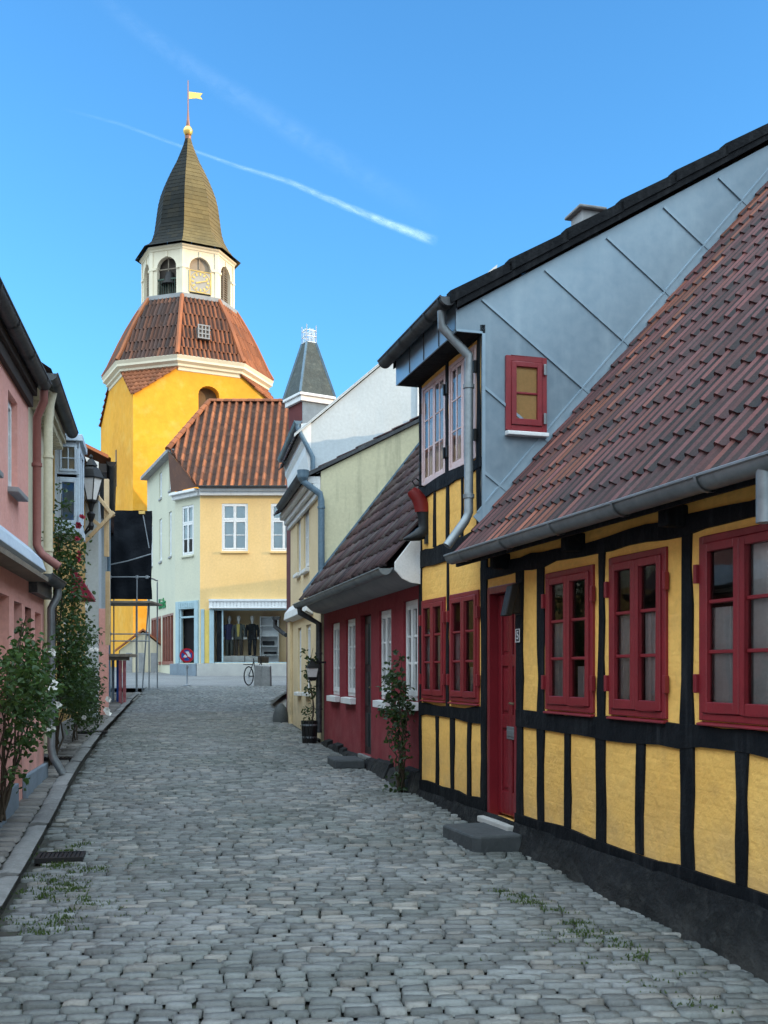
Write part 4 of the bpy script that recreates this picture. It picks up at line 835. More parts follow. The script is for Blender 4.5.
for i,(x,lab) in enumerate(((1.1,'white display block under the indigo mannequin'),(1.62,'white display block under the mannequin with yellow shirt'),(2.22,'white display block under the black-coated mannequin'))):
    o=MB().box(-.28,.28,-.28,.28,0,.33).build('display_block',MANQ,bevel=.01); o.location=(-8.06+x,46.58,1.985); tag(o,lab,'display block',group='white blocks in the shop window')
sv=thing('shelf_unit','pale shelf unit standing right of the mannequins in the shop window','shelf',(-8.06+2.95,46.95,1.985))
MB().box(-.42,-.38,-.2,.2,0,2.1).box(.38,.42,-.2,.2,0,2.1).box(-.38,.38,.16,.2,0,2.1).build('side_panel',SIGNW,sv)
s_=MB()
for z in (0,.35,.75,1.2,1.65,2.05): s_.box(-.38,.38,-.2,.16,z,z+.04)
s_.build('shelf',SIGNW,sv); MB().box(-.3,.2,-.15,.1,.8,1.0).box(-.25,.3,-.15,.1,.4,.52).build('folded_clothes',CD,sv)
# ------------------------------------------------------------------ church bell tower
tw=thing('church_tower','tall yellow church bell tower with red tile skirt, white lantern and dark green spire','church tower',(-11.57,62,0),math.radians(26.5),zb=1.9)
a=4.22; o8=a*math.tan(PI/8); zs,zc=16.5,18.3
fcs=[];B=MB()
def rot4(p,k):
    for _ in range(k): p=(-p[1],p[0],p[2])
    return p
for k in range(4):
    if k==0:
        hx0,hx1,hz0,hz1=-.62,.58,14.2,16.95
        pts=[]
        n=10; arch=[(hx0+(hx1-hx0)*(.5-.5*math.cos(PI*i/n)),hz1+.5*math.sin(PI*i/n)) for i in range(n+1)]
        B.face([(-a,-a,1.5),(hx0,-a,1.5),(hx0,-a,hz1),(-a,-a,zs)]); B.face([(hx1,-a,1.5),(a,-a,1.5),(a,-a,zs),(hx1,-a,hz1)]); B.face([(hx0,-a,1.5),(hx1,-a,1.5),(hx1,-a,hz0),(hx0,-a,hz0)])
        B.face([(hx0,-a,hz1)]+[(x,-a,z) for x,z in arch[1:6]]+[((hx0+hx1)/2,-a,zc),(-o8,-a,zc),(-a,-a,zs)]); B.face([((hx0+hx1)/2,-a,zc)]+[(x,-a,z) for x,z in arch[5:]]+[(a,-a,zs),(o8,-a,zc)])
        ring=[(hx0,hz0)]+arch+[(hx1,hz0)]
        for (x0,z0),(x1,z1) in zip(ring,ring[1:]): B.face([(x0,-a,z0),(x1,-a,z1),(x1,-a+.6,z1),(x0,-a+.6,z0)])
        MB().face([(x,-a+.5,z) for x,z in ring]).build('belfry_window',mat('brown_louvre',(.16,.1,.05),(.1,.065,.035),sc1=2,rough=.8),tw)
    else:
        B.face([rot4(p,k) for p in ((-a,-a,1.5),(a,-a,1.5),(a,-a,zs),(o8,-a,zc),(-o8,-a,zc),(-a,-a,zs))])
B.build('wall',TOWERY,tw)
for k in range(4):
    br=MB()
    A_,P1,P2=[Vector(rot4(p,k)) for p in ((-a,-a,zs),(-o8,-a,zc),(-a,-o8,zc))]
    n=(P1-A_).cross(P2-A_); 
    if n.z<0: n=-n
    n.normalize(); U=(P1-P2).normalized(); mid=(P1+P2)/2; V=(mid-A_); L=V.length; hw=(P1-P2).length/2
    if U.cross(V.normalized()).dot(n)<0: U=-U
    pantiles(br,A_-U*hw+n*.03,U,V,2*hw,L+.1,tw=.28,course=.4,amp=.06,lift=.04,nu=4,xl=lambda v:hw-hw*min(1.05,(v+.2)/L),xr=lambda v:hw+hw*min(1.05,(v+.2)/L),tone=lambda u,v,r:r*.6)
    br.build('broach_tiles',TILEO,tw,smooth=True,autosmooth=False)
MB().box(-a-.02,-a,-.2,.05,12.2,14.3).build('slit_window',ROOM,tw)
def oct(mb,prof,face_only=None): return mb.lathe([(r/math.cos(PI/8),z) for r,z in prof],(0,0,0),8,PI/8)
oct(MB(),[(a-.1,18.05),(a+.05,18.12),(a+.05,18.28),(a+.18,18.33),(a+.18,18.45),(a+.36,18.56),(a+.36,18.68),(a+.44,18.85),(a+.25,18.93)]).build('cornice',LANTW,tw)
skirt=[(4.58,18.86),(4.29,19.4),(4.03,20.0),(3.68,20.8),(3.29,21.6),(2.85,22.4),(2.58,22.85)]
skm=MB()
for k in range(8):
    ang=-PI/2+k*PI/4; nr=Vector((math.cos(ang),math.sin(ang),0)); U=Vector((-math.sin(ang),math.cos(ang),0)); t8=math.tan(PI/8)
    tw_=.25
    for (r0,z0),(r1,z1) in zip(skirt,skirt[1:]):
        P0=nr*r0+Vector((0,0,z0)); P1=nr*r1+Vector((0,0,z1)); V=P1-P0; L=V.length; w0,w1=r0*t8,r1*t8; W=2*w0
        pantiles(skm,P0-U*w0,U,V,W,L,tw=tw_,course=L*1.001,amp=.085,lift=.0,nu=6,trough_shade=(.6 if k in(0,1,2) else .9),tcut=.5,xl=lambda v:(w0-w1)*max(0,v)/L,xr=lambda v:W-(w0-w1)*max(0,v)/L,tone=lambda u,v,r:(r*.6+.75*R(0,1)**2 if k in(0,1,2) else r*.3+1.12),jit=.003,lip=False)  # left and rear faces tinted dark, standing in for their shade
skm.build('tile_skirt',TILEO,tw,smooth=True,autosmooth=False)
hips=MB()
for k in range(8):
    ang=-PI/2+PI/8+k*PI/4; c,s=math.cos(ang),math.sin(ang); f_=1/math.cos(PI/8)
    hips.tube([(r*f_*c,r*f_*s,z+.05) for r,z in skirt],.13,6)
hips.build('hip_tiles',TILEO,tw,smooth=True)
vx=MB(); Pn=Vector((-.35,-4.28,20.35))
for i in range(4): vx.bar((-.28+Pn.x+.2*i,Pn.y,20.05),(-.28+Pn.x+.2*i,Pn.y,20.75),.06,.06)
for i in range(4): t=i/3; vx.bar((-.32+Pn.x,Pn.y-.005,20.05+.7*t),(.38+Pn.x,Pn.y-.005,20.05+.7*t),.06,.06)
vx.build('roof_hatch_grille',GREYR,tw); MB().box(Pn.x-.3,Pn.x+.36,Pn.y+.02,Pn.y+.6,20.0,20.7).build('roof_hatch',ROOM,tw)
oct(MB(),[(2.62,22.7),(2.7,22.75),(2.7,22.98),(2.5,23.02)]).build('lead_apron',GREYR,tw)
# lantern: eight faces with arched openings
ra=2.47; hw=ra*math.tan(PI/8); ow=.62; zb0,zb1=22.95,25.65; zo0,zsp=23.07,24.58
GREENR=mat('green_railing',(.05,.09,.07),rough=.6,bump=0); LOUV=mat('grey_brown_louvres',(.36,.29,.22),(.3,.24,.18),rough=.8,bump=.1)
LW=MB(); LO=MB(); RL=MB(); LV=MB(); BK=MB()
for k in range(8):
    ang=k*PI/4; M4=Matrix.Rotation(ang,4,'Z')
    def T(p): return tuple(M4@Vector(p))
    n=12; arch=[(-ow*math.cos(PI*i/n),zsp+ow*math.sin(PI*i/n)) for i in range(n+1)]
    F=lambda q:LW.face([T((x,-ra,z)) for x,z in q])
    F([(-hw,zb0),(-ow,zb0),(-ow,zsp),(-hw,zsp)]); F([(ow,zb0),(hw,zb0),(hw,zsp),(ow,zsp)]); F([(-ow,zb0),(ow,zb0),(ow,zo0),(-ow,zo0)])
    F([(-hw,zsp)]+arch[:7]+[(0,zb1),(-hw,zb1)]); F([(0,zb1)]+arch[6:]+[(hw,zsp),(hw,zb1)])
    ring=[(-ow,zo0)]+arch+[(ow,zo0)]
    for (x0,z0),(x1,z1) in zip(ring,ring[1:]): LW.face([T((x0,-ra,z0)),T((x1,-ra,z1)),T((x1,-ra+.3,z1)),T((x0,-ra+.3,z0))])
    def bx(mb,x0,x1,y0,y1,z0,z1): mb.hull8([T(p) for p in ((x0,y0,z0),(x1,y0,z0),(x1,y1,z0),(x0,y1,z0),(x0,y0,z1),(x1,y0,z1),(x1,y1,z1),(x0,y1,z1))])
    for s in (-1,1):
        e=sorted((s*(ow+.02),s*(hw+.03))); bx(LW,e[0],e[1],-ra-.07,-ra+.01,zsp-.1,zsp+.03)
        e=sorted((s*(hw-.16),s*(hw+.02))); bx(LW,e[0],e[1],-ra-.05,-ra+.01,zb0,zb1-.12)
    bx(LW,-.07,.07,-ra-.05,-ra+.01,zsp+ow,zb1-.15)
    RL=MB(); LV=MB()
    if k in (7,5,3):   # open belfry arches
        for i in range(9): bx(RL,-ow+.05+i*.145,-ow+.08+i*.145,-ra+.1,-ra+.13,zo0,23.95)
        bx(RL,-ow,ow,-ra+.08,-ra+.15,23.92,24.0); bx(LO,-.03,.03,-ra+.2,-ra+.26,zo0,zsp+ow); bx(LO,-ow,ow,-ra+.2,-ra+.26,zsp-.05,zsp+.02)
    elif k!=0:
        for i in range(16): z=zo0+.02+i*.135; w_=ow if z<zsp else math.sqrt(max(.01,ow*ow-(z-zsp)**2)); LV.hull8([T(p) for p in ((-w_,-ra+.18,z),(w_,-ra+.18,z),(w_,-ra+.3,z+.1),(-w_,-ra+.3,z+.1),(-w_,-ra+.18,z+.03),(w_,-ra+.18,z+.03),(w_,-ra+.3,z+.13),(-w_,-ra+.3,z+.13))])
        bx(LV,-.03,.03,-ra+.12,-ra+.2,zo0,zsp+ow)
    else:
        LV.face([T((x,-ra+.2,z)) for x,z in ring]); bx(LV,-.03,.03,-ra+.14,-ra+.2,zsp,zsp+ow)
    if RL.v: RL.build('belfry_railing',GREENR,tw)
    if LV.v: LV.build('louvres',LOUV,tw)
LW.build('lantern',LANTW,tw)
LO.build('belfry_mullion',OLDW,tw)
oct(MB(),[(1.95,23.05),(1.95,25.6)]).build('belfry_inside',ROOM,tw)
MB().lathe([(.1,.75),(.22,.7),(.3,.45),(.36,.2),(.5,0)],(-1.5,-1.5,23.7),14).build('bell',IRON,tw,smooth=True)
ck=MB().box(-.64,.64,-ra-.04,-ra+.1,23.15,24.4).build('clock_face',mat('pale_clock_dial',(.42,.40,.36),(.36,.345,.31),sc1=3,rough=.5,bump=0),tw)
ring=MB(); cz_=23.78
for i in range(12):
    t=2*PI*i/12; ring.bar((math.sin(t)*.38,-ra-.05,cz_+math.cos(t)*.38),(math.sin(t)*.52,-ra-.05,cz_+math.cos(t)*.52),.09,.02,up=(0,1,0))
for i in range(32):
    t=2*PI*i/32;t2=2*PI*(i+1)/32
    ring.bar((math.sin(t)*.58,-ra-.05,cz_+math.cos(t)*.58),(math.sin(t2)*.58,-ra-.05,cz_+math.cos(t2)*.58),.03,.02,up=(0,1,0))
for xx,zz in ((-.62,0),(.62,0)): ring.bar((xx,-ra-.05,23.15),(xx,-ra-.05,24.4),.05,.03,up=(0,1,0))
ring.bar((-.64,-ra-.05,24.38),(.64,-ra-.05,24.38),.05,.03); ring.bar((-.64,-ra-.05,23.17),(.64,-ra-.05,23.17),.05,.03)
ring.build('numerals',GOLD,ck)
hd=MB()
for t,l,w_ in ((math.radians(72),.46,.05),(math.radians(252),.28,.07)): hd.bar((0,-ra-.07,cz_),(math.sin(t)*l,-ra-.07,cz_+math.cos(t)*l),w_,.02,up=(0,1,0))
hd.build('clock_hands',GOLD,ck)
oct(MB(),[(2.4,25.5),(2.52,25.56),(2.52,25.66),(2.62,25.72),(2.62,25.8),(2.4,25.84)]).build('lantern_cornice',LANTW,tw)
SP=[(254.6,52),(251,46.5),(247,42.8),(242.8,39.5),(236,35.5),(229,33.2),(220,31.8),(212,30.7),(203,29.3),(195,27.2),(187,24.1),(178.5,20.2),(170,15.9),(161.6,11.2),(152,7),(145,4.2),(139,2.6)]
prof=[((h*.0590)*.93,1.6+(672-y_)*.0588+.65) for y_,h in SP]; z0=prof[0][1]; prof=[(r,25.83+(z-z0)*(33.15-25.83)/(prof[-1][1]-z0)) for r,z in prof]
spm=MB()
for k in range(8):
    ang=-PI/2+k*PI/4; nr=Vector((math.cos(ang),math.sin(ang),0)); U=Vector((-math.sin(ang),math.cos(ang),0)); t8=math.tan(PI/8)
    for (r0,z0),(r1,z1) in zip(prof,prof[1:]):
        m_=max(1,int((z1-z0)/.2))
        for q in range(m_):
            ra_,za_=r0+(r1-r0)*q/m_,z0+(z1-z0)*q/m_; rb_2,zb_2=r0+(r1-r0)*(q+1)/m_,z0+(z1-z0)*(q+1)/m_
            nw=max(1,int(2*ra_*t8/.35))
            for c_ in range(nw):
                t0,t1=-1+2*c_/nw,-1+2*(c_+1)/nw
                A_=nr*(ra_+.014); Bq=nr*rb_2
                spm.face([A_+U*ra_*t8*t0+Vector((0,0,za_)),A_+U*ra_*t8*t1+Vector((0,0,za_)),Bq+U*rb_2*t8*t1+Vector((0,0,zb_2)),Bq+U*rb_2*t8*t0+Vector((0,0,zb_2))],(1.36+random.random()*.1 if k in (7,6,5,4) else random.random()*.5))  # left faces get the dark colour as painted shade
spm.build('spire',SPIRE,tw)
fi=MB().lathe([(.17,33.0),(.2,33.2),(.1,33.3),(.1,33.4)],(0,0,0),12).lathe([(.05,33.7),(.12,33.85),(.08,34.2),(.04,34.8),(.03,36.5),(.01,36.55)],(0,0,0),8).build('finial',mat('copper_rod',(.3,.14,.1),rough=.5,bump=0,metal=.5),tw,smooth=True)
MB().lathe([(.05,33.25),(.2,33.3),(.29,33.47),(.29,33.57),(.2,33.75),(.05,33.8)],(0,0,0),14).build('finial_ball',GOLD,tw,smooth=True)
vn=MB().prism([(.05,0,35.45),(.5,0,35.5),(.85,0,35.43),(.7,0,35.62),(.85,0,35.8),(.5,0,35.83),(.05,0,35.87)],(0,.03,0)).build('weather_vane',GOLD,tw); vn.rotation_euler=(0,0,-.4)
# ------------------------------------------------------------------ pink house (left, nearest)
pk=thing('pink_house','pink rendered house with deep window openings and pale blue cornice on the left','house',(-3.43,9.37),math.radians(100.426),zb=.3)
PO=[(-6.2,-5.3,1.3,2.3),(-4.6,-3.7,1.3,2.3),(-2.9,-2.0,1.3,2.3),(-.95,.49,1.32,2.31),(.77,1.26,.42,2.29),(1.46,1.87,1.35,2.275),(2.16,2.63,1.35,2.26)]
PU=[(-5.6,-4.9,3.3,4.22),(-3.4,-2.7,3.3,4.22),(-1.35,-.42,3.32,4.22),(.436,.98,3.34,4.24)]
w=MB(); wall_holes(w,-7,1.68,.3,4.75,PO+PU,rev=.2); wall_holes(w,1.68,2.86,.3,2.62,PO,rev=.2); w.face([(1.68,0,2.6),(1.68,6,2.6),(1.68,6,4.75),(1.68,0,4.75)]); w.face([(2.86,0,.3),(2.86,6,.3),(2.86,6,2.6),(2.86,3,4.9),(2.86,0,2.6)]); w.face([(-7,0,.3),(-7,6,.3),(-7,6,4.75),(-7,3,7),(-7,0,4.75)]); w.face([(-7,6,.3),(2.86,6,.3),(2.86,6,4.75),(-7,6,4.75)])
w.build('wall',PINK,pk)
for i,(a_,b_2,c,d) in enumerate(PU): window(pk,a_,b_2,c,d,WHITE,y=.06,rows=3,fw=.045,sw=.045,bar=.025,sill=(GREYR,.16,.06),curtain=[(0,1,0,.5)])
for i,(a_,b_2,c,d) in enumerate(PO):
    if i==4: continue
    window(pk,a_,b_2,c,d,WHITE if i!=5 else BLUEW,y=.14,rows=2,cas=2 if b_2-a_>.6 else 1,fw=.045,sw=.045,sill=(GREYR,.16,.06),curtain=[(0,1,0,.6)])
a_,b_2,c,d=PO[4]; dm=MB().box(a_+.05,b_2-.05,.14,.18,c,d-.05).box(a_,a_+.05,.1,.2,c,d).box(b_2-.05,b_2,.1,.2,c,d).box(a_+.05,b_2-.05,.1,.2,d-.05,d)
for i in range(3): dm.box(a_+.08+i*.115,a_+.17+i*.115,.128,.142,c+.1,d-.15)
dm.build('door',mat('slate_blue_door',(.10,.17,.26),rough=.5,bump=.1),pk,bevel=.004)
MB().hull8([(-7,-.18,2.66),(1.70,-.18,2.66),(1.70,0,2.60),(-7,0,2.60),(-7,-.14,2.78),(1.70,-.14,2.78),(1.70,0,2.92),(-7,0,2.92)]).build('cornice_band',BLUEW,pk,bevel=.008)
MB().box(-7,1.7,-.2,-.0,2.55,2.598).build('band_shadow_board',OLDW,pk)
pl=MB().box(-7,.76,-.05,.0,.0,.53).box(1.27,2.86,-.05,.0,.0,.55).build('plinth',BLUEG,pk,bevel=.01)
MB().gutter((-7,-.15,4.64),(1.72,-.15,4.64),.075).build('gutter',DARKZ,pk,smooth=True)
MB().box(-7,1.69,-.09,.0,4.50,4.62).box(-7,1.685,-.05,.0,4.38,4.5).build('eave_boards',mat('brown_eave_boards',(.06,.045,.04),rough=.8,bump=.2),pk,bevel=.006)
MB().face([(-7,-.13,4.7),(1.7,-.13,4.7),(1.7,3,7.1),(-7,3,7.1)]).face([(-7,6.3,4.7),(1.7,6.3,4.7),(1.7,3,7.1),(-7,3,7.1)]).face([(1.68,-.12,2.72),(2.9,-.12,2.72),(2.9,3,5.0),(1.68,3,5.0)]).build('roof',TILED,pk)
MB().gutter((1.72,-.16,2.64),(2.92,-.16,2.64),.08).box(1.70,2.87,-.09,.0,2.44,2.60).build('low_gutter',DARKZ,pk,smooth=True)
downpipe('downpipe',[(2.82,-.16,2.58),(2.82,-.16,2.48),(2.80,-.09,2.34),(2.80,-.09,.72),(2.80,-.11,.62),(2.80,-.22,.42)],.045,BLUEP if False else ZINCP,pk,clips=[(2.80,-.09,1.75),(2.80,-.09,.95)])
downpipe('painted_downpipe',[(1.73,-.15,4.6),(1.73,-.15,4.46),(1.80,-.07,4.3),(1.80,-.07,2.95),(1.80,-.12,2.85),(1.80,-.3,2.72)],.045,PINKD,pk,clips=[(1.80,-.07,3.8)])
# ------------------------------------------------------------------ narrow cream house next to it
cl=thing('narrow_house','narrow pale cream house with cream downpipe squeezed behind the pink house','house',(-4.27,12.6),math.radians(102),zb=.42)
w=MB(); w.face([(-.35,0,.4),(2.8,0,.4),(2.8,0,2.8),(-.35,0,2.8)]); w.build('lower_wall',OCHL,cl)
w=MB(); w.face([(-.35,0,2.8),(2.8,0,2.8),(2.8,0,5.1),(-.35,0,5.1)]); w.face([(-.35,0,.4),(-.35,6,.4),(-.35,6,5.1),(-.35,3,7.2),(-.35,0,5.1)]); w.face([(2.8,0,.4),(2.8,6,.4),(2.8,6,5.1),(2.8,3,7.2),(2.8,0,5.1)]); w.build('upper_wall',CREAML,cl)
MB().gutter((-.3,-.28,5.12),(2.85,-.28,5.12),.085).build('gutter',DARKZ,cl,smooth=True)
dt=MB()
for i in range(14): dt.box(.3+i*.18,.4+i*.18,-.16,0,4.84,4.94)
dt.box(-.35,2.8,-.2,0,4.94,5.05).build('dentil_cornice',CREAML,cl)
MB().face([(-.35,-.3,5.16),(2.85,-.3,5.16),(2.85,3,7.3),(-.35,3,7.3)]).face([(-.35,6.3,5.16),(2.85,6.3,5.16),(2.85,3,7.3),(-.35,3,7.3)]).build('roof',TILED,cl)
downpipe('downpipe',[(.3,-.27,5.12),(.3,-.22,4.9),(.3,-.2,4.6),(.3,-.2,2.2),(.3,-.17,.6)],.055,CREAML,cl,clips=[(.3,-.2,4.25),(.3,-.2,3.1)])
MB().tube([(.55,-.03,4.7),(.55,-.03,2.8)],.02,6).box(.5,.62,-.06,0,3.0,3.5).build('cable',GREYR,cl)
window(cl,.7,1.3,1.35,2.4,WHITE,y=-.03,rows=2,room=False,gm=DARKPANE)
MB().box(-.3,2.8,-.04,0,.3,.75).build('plinth',GREYR,cl)
# ------------------------------------------------------------------ ochre house with pale blue oriel
oh=thing('oriel_house','ochre house with a pale blue projecting oriel window behind the street lamp','house',(-4.87,15.5),math.radians(102),zb=.5)
w=MB(); wall_holes(w,.0,6.6,.4,5.3,[(1.6,2.5,1.4,2.5),(3.0,3.8,.55,2.6),(4.4,5.3,1.4,2.5)]); w.face([(0,0,.4),(0,6,.4),(0,6,5.2),(0,3,7.4),(0,0,5.2)]); w.face([(6.6,0,.4),(6.6,6,.4),(6.6,6,5.2),(6.6,3,7),(6.6,0,5.2)]); w.build('wall',OCHL,oh)
for a_,b_2 in ((1.6,2.5),(4.4,5.3)): window(oh,a_,b_2,1.4,2.5,WHITE,y=.04,rows=3,curtain=[(0,1,0,.5)])
MB().box(3.02,3.78,.05,.1,.55,2.58).box(3.1,3.7,.035,.05,.7,1.4).box(3.1,3.7,.035,.05,1.5,2.4).build('door',mat('crimson_door',(.4,.03,.06),rough=.5,bump=.1),oh,bevel=.006)
ob=MB(); ob.box(.05,1.1,-.37,.15,3.66,3.78).box(.05,1.1,-.40,.15,5.04,5.14).box(.1,.14,-.36,-.34,3.78,5.04).box(.1,.14,-.03,.12,3.78,5.04).box(.1,1.05,-.35,-.3,3.78,3.95).box(.1,1.05,-.35,-.3,4.92,5.04).box(1.0,1.05,-.35,0,3.78,5.04).box(.55,.6,-.35,-.3,3.95,4.92); ob.build('oriel',BLUEW,oh,bevel=.008)
ow_=window(oh,.0,.32,3.78,4.5,BLUEW,y=0,cas=1,rows=1,fw=.035,sw=.035,room=False,gm=GLASS_UP); ow_.location=(.10,-.03,0); ow_.rotation_euler=(0,0,-PI/2)
MB().face([(.03,.03,3.8),(.29,.03,3.8),(.29,.03,4.48),(.03,.03,4.48)]).build('pane_backing',mat('blue_pane_reflection',(.07,.20,.46),(.16,.20,.24),sc1=3,rough=.8,bump=0,lo=.45,hi=.55),ow_)  # blue and grey painted behind the pane as its reflection
ow2=window(oh,.0,.32,4.55,5.02,BLUEW,y=0,cas=1,rows=2,cols=2,fw=.035,sw=.03,bar=.018,room=False,gm=GLASS); ow2.location=(.10,-.03,0); ow2.rotation_euler=(0,0,-PI/2)
MB().face([(.03,.03,4.57),(.29,.03,4.57),(.29,.03,5.0),(.03,.03,5.0)]).build('pane_backing',mat('warm_room',(.6,.45,.28),(.4,.42,.42),sc1=4,rough=.8,bump=0),ow2)
MB().face([(.14,-.31,3.95),(.14,-.31,4.92),(1.0,-.31,4.92),(1.0,-.31,3.95)]).build('oriel_pane',DARKPANE,oh)
MB().prism([(2.9,-.36,2.9),(2.9,-.34,2.98),(2.9,0,3.5),(2.9,0,2.9)],(1.1,0,0)).build('awning',mat('crimson_awning',(.26,.02,.05),rough=.7,bump=.1),oh)
MB().face([(0,-.3,5.2),(6.7,-.3,5.2),(6.7,3,7.4),(0,3,7.4)]).build('roof',TILED,oh)
MB().box(.0,6.6,-.05,0,.3,.8).build('plinth',GREYR,oh)
# ------------------------------------------------------------------ white house with beige gable
wh=thing('white_house','white house with roughcast beige gable and black gutter behind the street lamp','house',(-5.98,22),math.radians(104.6),zb=.58)
w=MB(); wall_holes(w,0,7,.5,6.0,[(1.2,2.0,1.5,2.7),(2.6,3.4,.65,2.8),(4.4,5.2,1.5,2.7),(1.2,2.0,3.8,5.2),(4.2,5.0,3.8,5.2)]); w.face([(7,0,.5),(7,7,.5),(7,7,6),(7,3.5,7.6),(7,0,6)]); w.face([(0,.0,.5),(0,.28,.5),(0,.28,6.1),(0,0,6)]); w.build('wall',WHITEW,wh)
MB().face([(0,.28,.5),(0,7,.5),(0,7,6.0),(0,3.5,7.75),(0,.28,6.12)]).build('gable_wall',mat('roughcast_beige',(.60,.47,.33),(.5,.38,.27),sc1=3,rough=.95,bump=.8,bs=25,bdist=.03),wh)
for x_,m_2 in ((.35,PINK),(.9,WHITE),(2.45,SIGNR),(3.6,BLUEW),(5.6,SIGNR),(6.4,WHITE)): MB().box(x_,x_+.13,-.2,0,.5,2.95).build('door_surround',m_2,wh,bevel=.01)
for a_,b_2,c,d in ((1.2,2.0,1.5,2.7),(4.4,5.2,1.5,2.7),(1.2,2.0,3.8,5.2),(4.2,5.0,3.8,5.2)): window(wh,a_,b_2,c,d,BLUEW,y=.04,rows=2,curtain=[(0,1,0,.5)])
MB().box(2.62,3.38,.05,.1,.65,2.78).build('door',mat('pale_pink_door',(.6,.22,.25),rough=.5,bump=.1),wh,bevel=.006)
MB().gutter((.15,-.26,6.05),(7.0,-.26,6.05),.1).box(.05,7,-.16,0,5.8,5.98).build('gutter',IRON,wh,smooth=True)
MB().face([(0,-.25,6.1),(7,-.25,6.1),(7,3.5,7.85),(0,3.5,7.85)]).face([(0,7.2,6.1),(7,7.2,6.1),(7,3.5,7.85),(0,3.5,7.85)]).hull8([(-.05,-.2,6.08),(.05,-.2,6.08),(.05,3.5,7.8),(-.05,3.5,7.8),(-.05,-.2,6.15),(.05,-.2,6.15),(.05,3.5,7.87),(-.05,3.5,7.87)]).build('roof',TILEO,wh)
# last house of the left row, beside the scaffold
lh=thing('end_house','white and pink house end with crimson door behind the plank stand on the left','house',(-7.66,29),math.radians(104.6),zb=.83)
w=MB(); w.face([(0,0,.7),(6,0,.7),(6,0,6.0),(0,0,6.0)]); w.face([(0,0,3.2),(0,5,3.2),(0,5,6.0),(0,2.5,7.6),(0,0,6.0)]); w.face([(6,0,.7),(6,5,.7),(6,5,6.0),(6,2.5,7.6),(6,0,6.0)]); w.build('wall',WHITEW,lh)
MB().face([(0,0,.7),(0,5,.7),(0,5,3.2),(0,0,3.2)]).build('lower_wall',PINK,lh)
MB().box(-.04,-.0,.35,1.0,.9,2.9).box(-.06,-.0,.3,.35,.9,2.95).box(-.06,0,1.0,1.05,.9,2.95).build('door',mat('crimson_shop_door',(.42,.03,.07),rough=.5,bump=.1),lh)
MB().face([(-.1,-.2,5.95),(6,-.2,5.95),(6,2.5,7.7),(-.1,2.5,7.7)]).face([(-.1,5.2,5.95),(6,5.2,5.95),(6,2.5,7.7),(-.1,2.5,7.7)]).build('roof',TILED,lh)
MB().tube([(-.05,-.06,5.9),(-.05,-.06,.85)],.05,8).build('downpipe',BLUEP,lh,smooth=True)
# low house, seen through the alley, alley house behind
rh_=thing('low_house','low white outhouse with grey-red roof at the end of the alley under the scaffold','house',(-13.1,52),math.radians(15),zb=1.2)
MB().box(0,3,-2,3,1.5,3.1).prism([(-.0,-2,3.1),(3,-2,3.1),(1.5,-2,4.2)],(0,5,0)).build('wall',CREAML,rh_)
MB().hull8([(-.3,-2.2,3.0),(1.5,-2.2,4.3),(1.5,3.1,4.3),(-.3,3.1,3.0),(-.3,-2.2,3.12),(1.5,-2.2,4.42),(1.5,3.1,4.42),(-.3,3.1,3.12)]).hull8([(3.3,-2.2,3.0),(1.5,-2.2,4.3),(1.5,3.1,4.3),(3.3,3.1,3.0),(3.3,-2.2,3.12),(1.5,-2.2,4.42),(1.5,3.1,4.42),(3.3,3.1,3.12)]).build('roof',TILEO,rh_)
MB().box(.4,.8,-2.03,-1.98,1.6,2.9).box(1.2,1.6,-2.03,-1.98,1.6,2.9).box(2.0,2.4,-2.03,-1.98,1.6,2.9).build('shutter',GREYR,rh_); rh_.scale=(.72,.72,.78)
# ------------------------------------------------------------------ scaffold with tarpaulin across the alley
Y0=33.0; g0=gz(Y0)
sf_=thing('scaffold','galvanised tube scaffold with plank deck spanning the alley left of the shop','scaffold',(-8.1,Y0,g0))
def sx(px,Y=Y0): return (px-384)/1050*Y+8.1
def szz(py,Y=Y0): return 1.6+(672-py)*Y/1050-g0
P=MB()
for px,yy in ((110,0),(137,0),(147,.3),(104,1.2),(147,1.5),(125,1.5)): P.tube([(sx(px),yy,-.05),(sx(px),yy,szz(578))],.022,8)
for py in (577,634,641): P.tube([(sx(98),0,szz(py)),(sx(150),0,szz(py))],.02,8)
P.tube([(sx(148),.3,szz(580)),(sx(140),.3,0)],.022,8)
P.tube([(sx(104),0,szz(577)),(sx(104),1.4,szz(577))],.026,8); P.tube([(sx(148),0,szz(577)),(sx(148),1.4,szz(577))],.026,8)
for px,py in ((110,577),(137,577),(110,634),(137,634),(147,577)): P.lathe([(.045,-.05),(.045,.05)],(sx(px),0,szz(py)),8)
P.build('pole',STEEL,sf_,smooth=True)
D=MB()
for i in range(6): D.box(sx(99),sx(152),-.1+i*.28,.16+i*.28,szz(603),szz(601))
D.build('deck',OLDW,sf_,bevel=.006)
tp=thing('tarpaulin','black tarpaulin wall hung above the scaffold deck','tarpaulin',(-8.1,Y0+.12,g0))
T=MB(); n=14;m_=12
pt=lambda i,j:(sx(104)+(sx(151)-sx(104))*i/n+ (0 if j<m_ else 0), .05*math.sin(i*1.1+j*.5)+.04*math.sin(j*1.7-i*.4)+.02*R(-1,1), szz(599)+(szz(510)-szz(599))*j/m_)
G=[[pt(i,j) for i in range(n+1)] for j in range(m_+1)]
for j in range(m_):
    for i in range(n): T.face([G[j][i],G[j][i+1],G[j+1][i+1],G[j+1][i]])
T.build('sheet',TARP,tp,smooth=True)
MB().tube([(sx(104),-.12,szz(566)),(sx(128),-.14,szz(561)),(sx(151),-.12,szz(554))],.02,6).tube([(sx(143),-.1,szz(515)),(sx(149),-.1,szz(548))],.015,6).build('seam_rope',STEEL,tp,smooth=True)
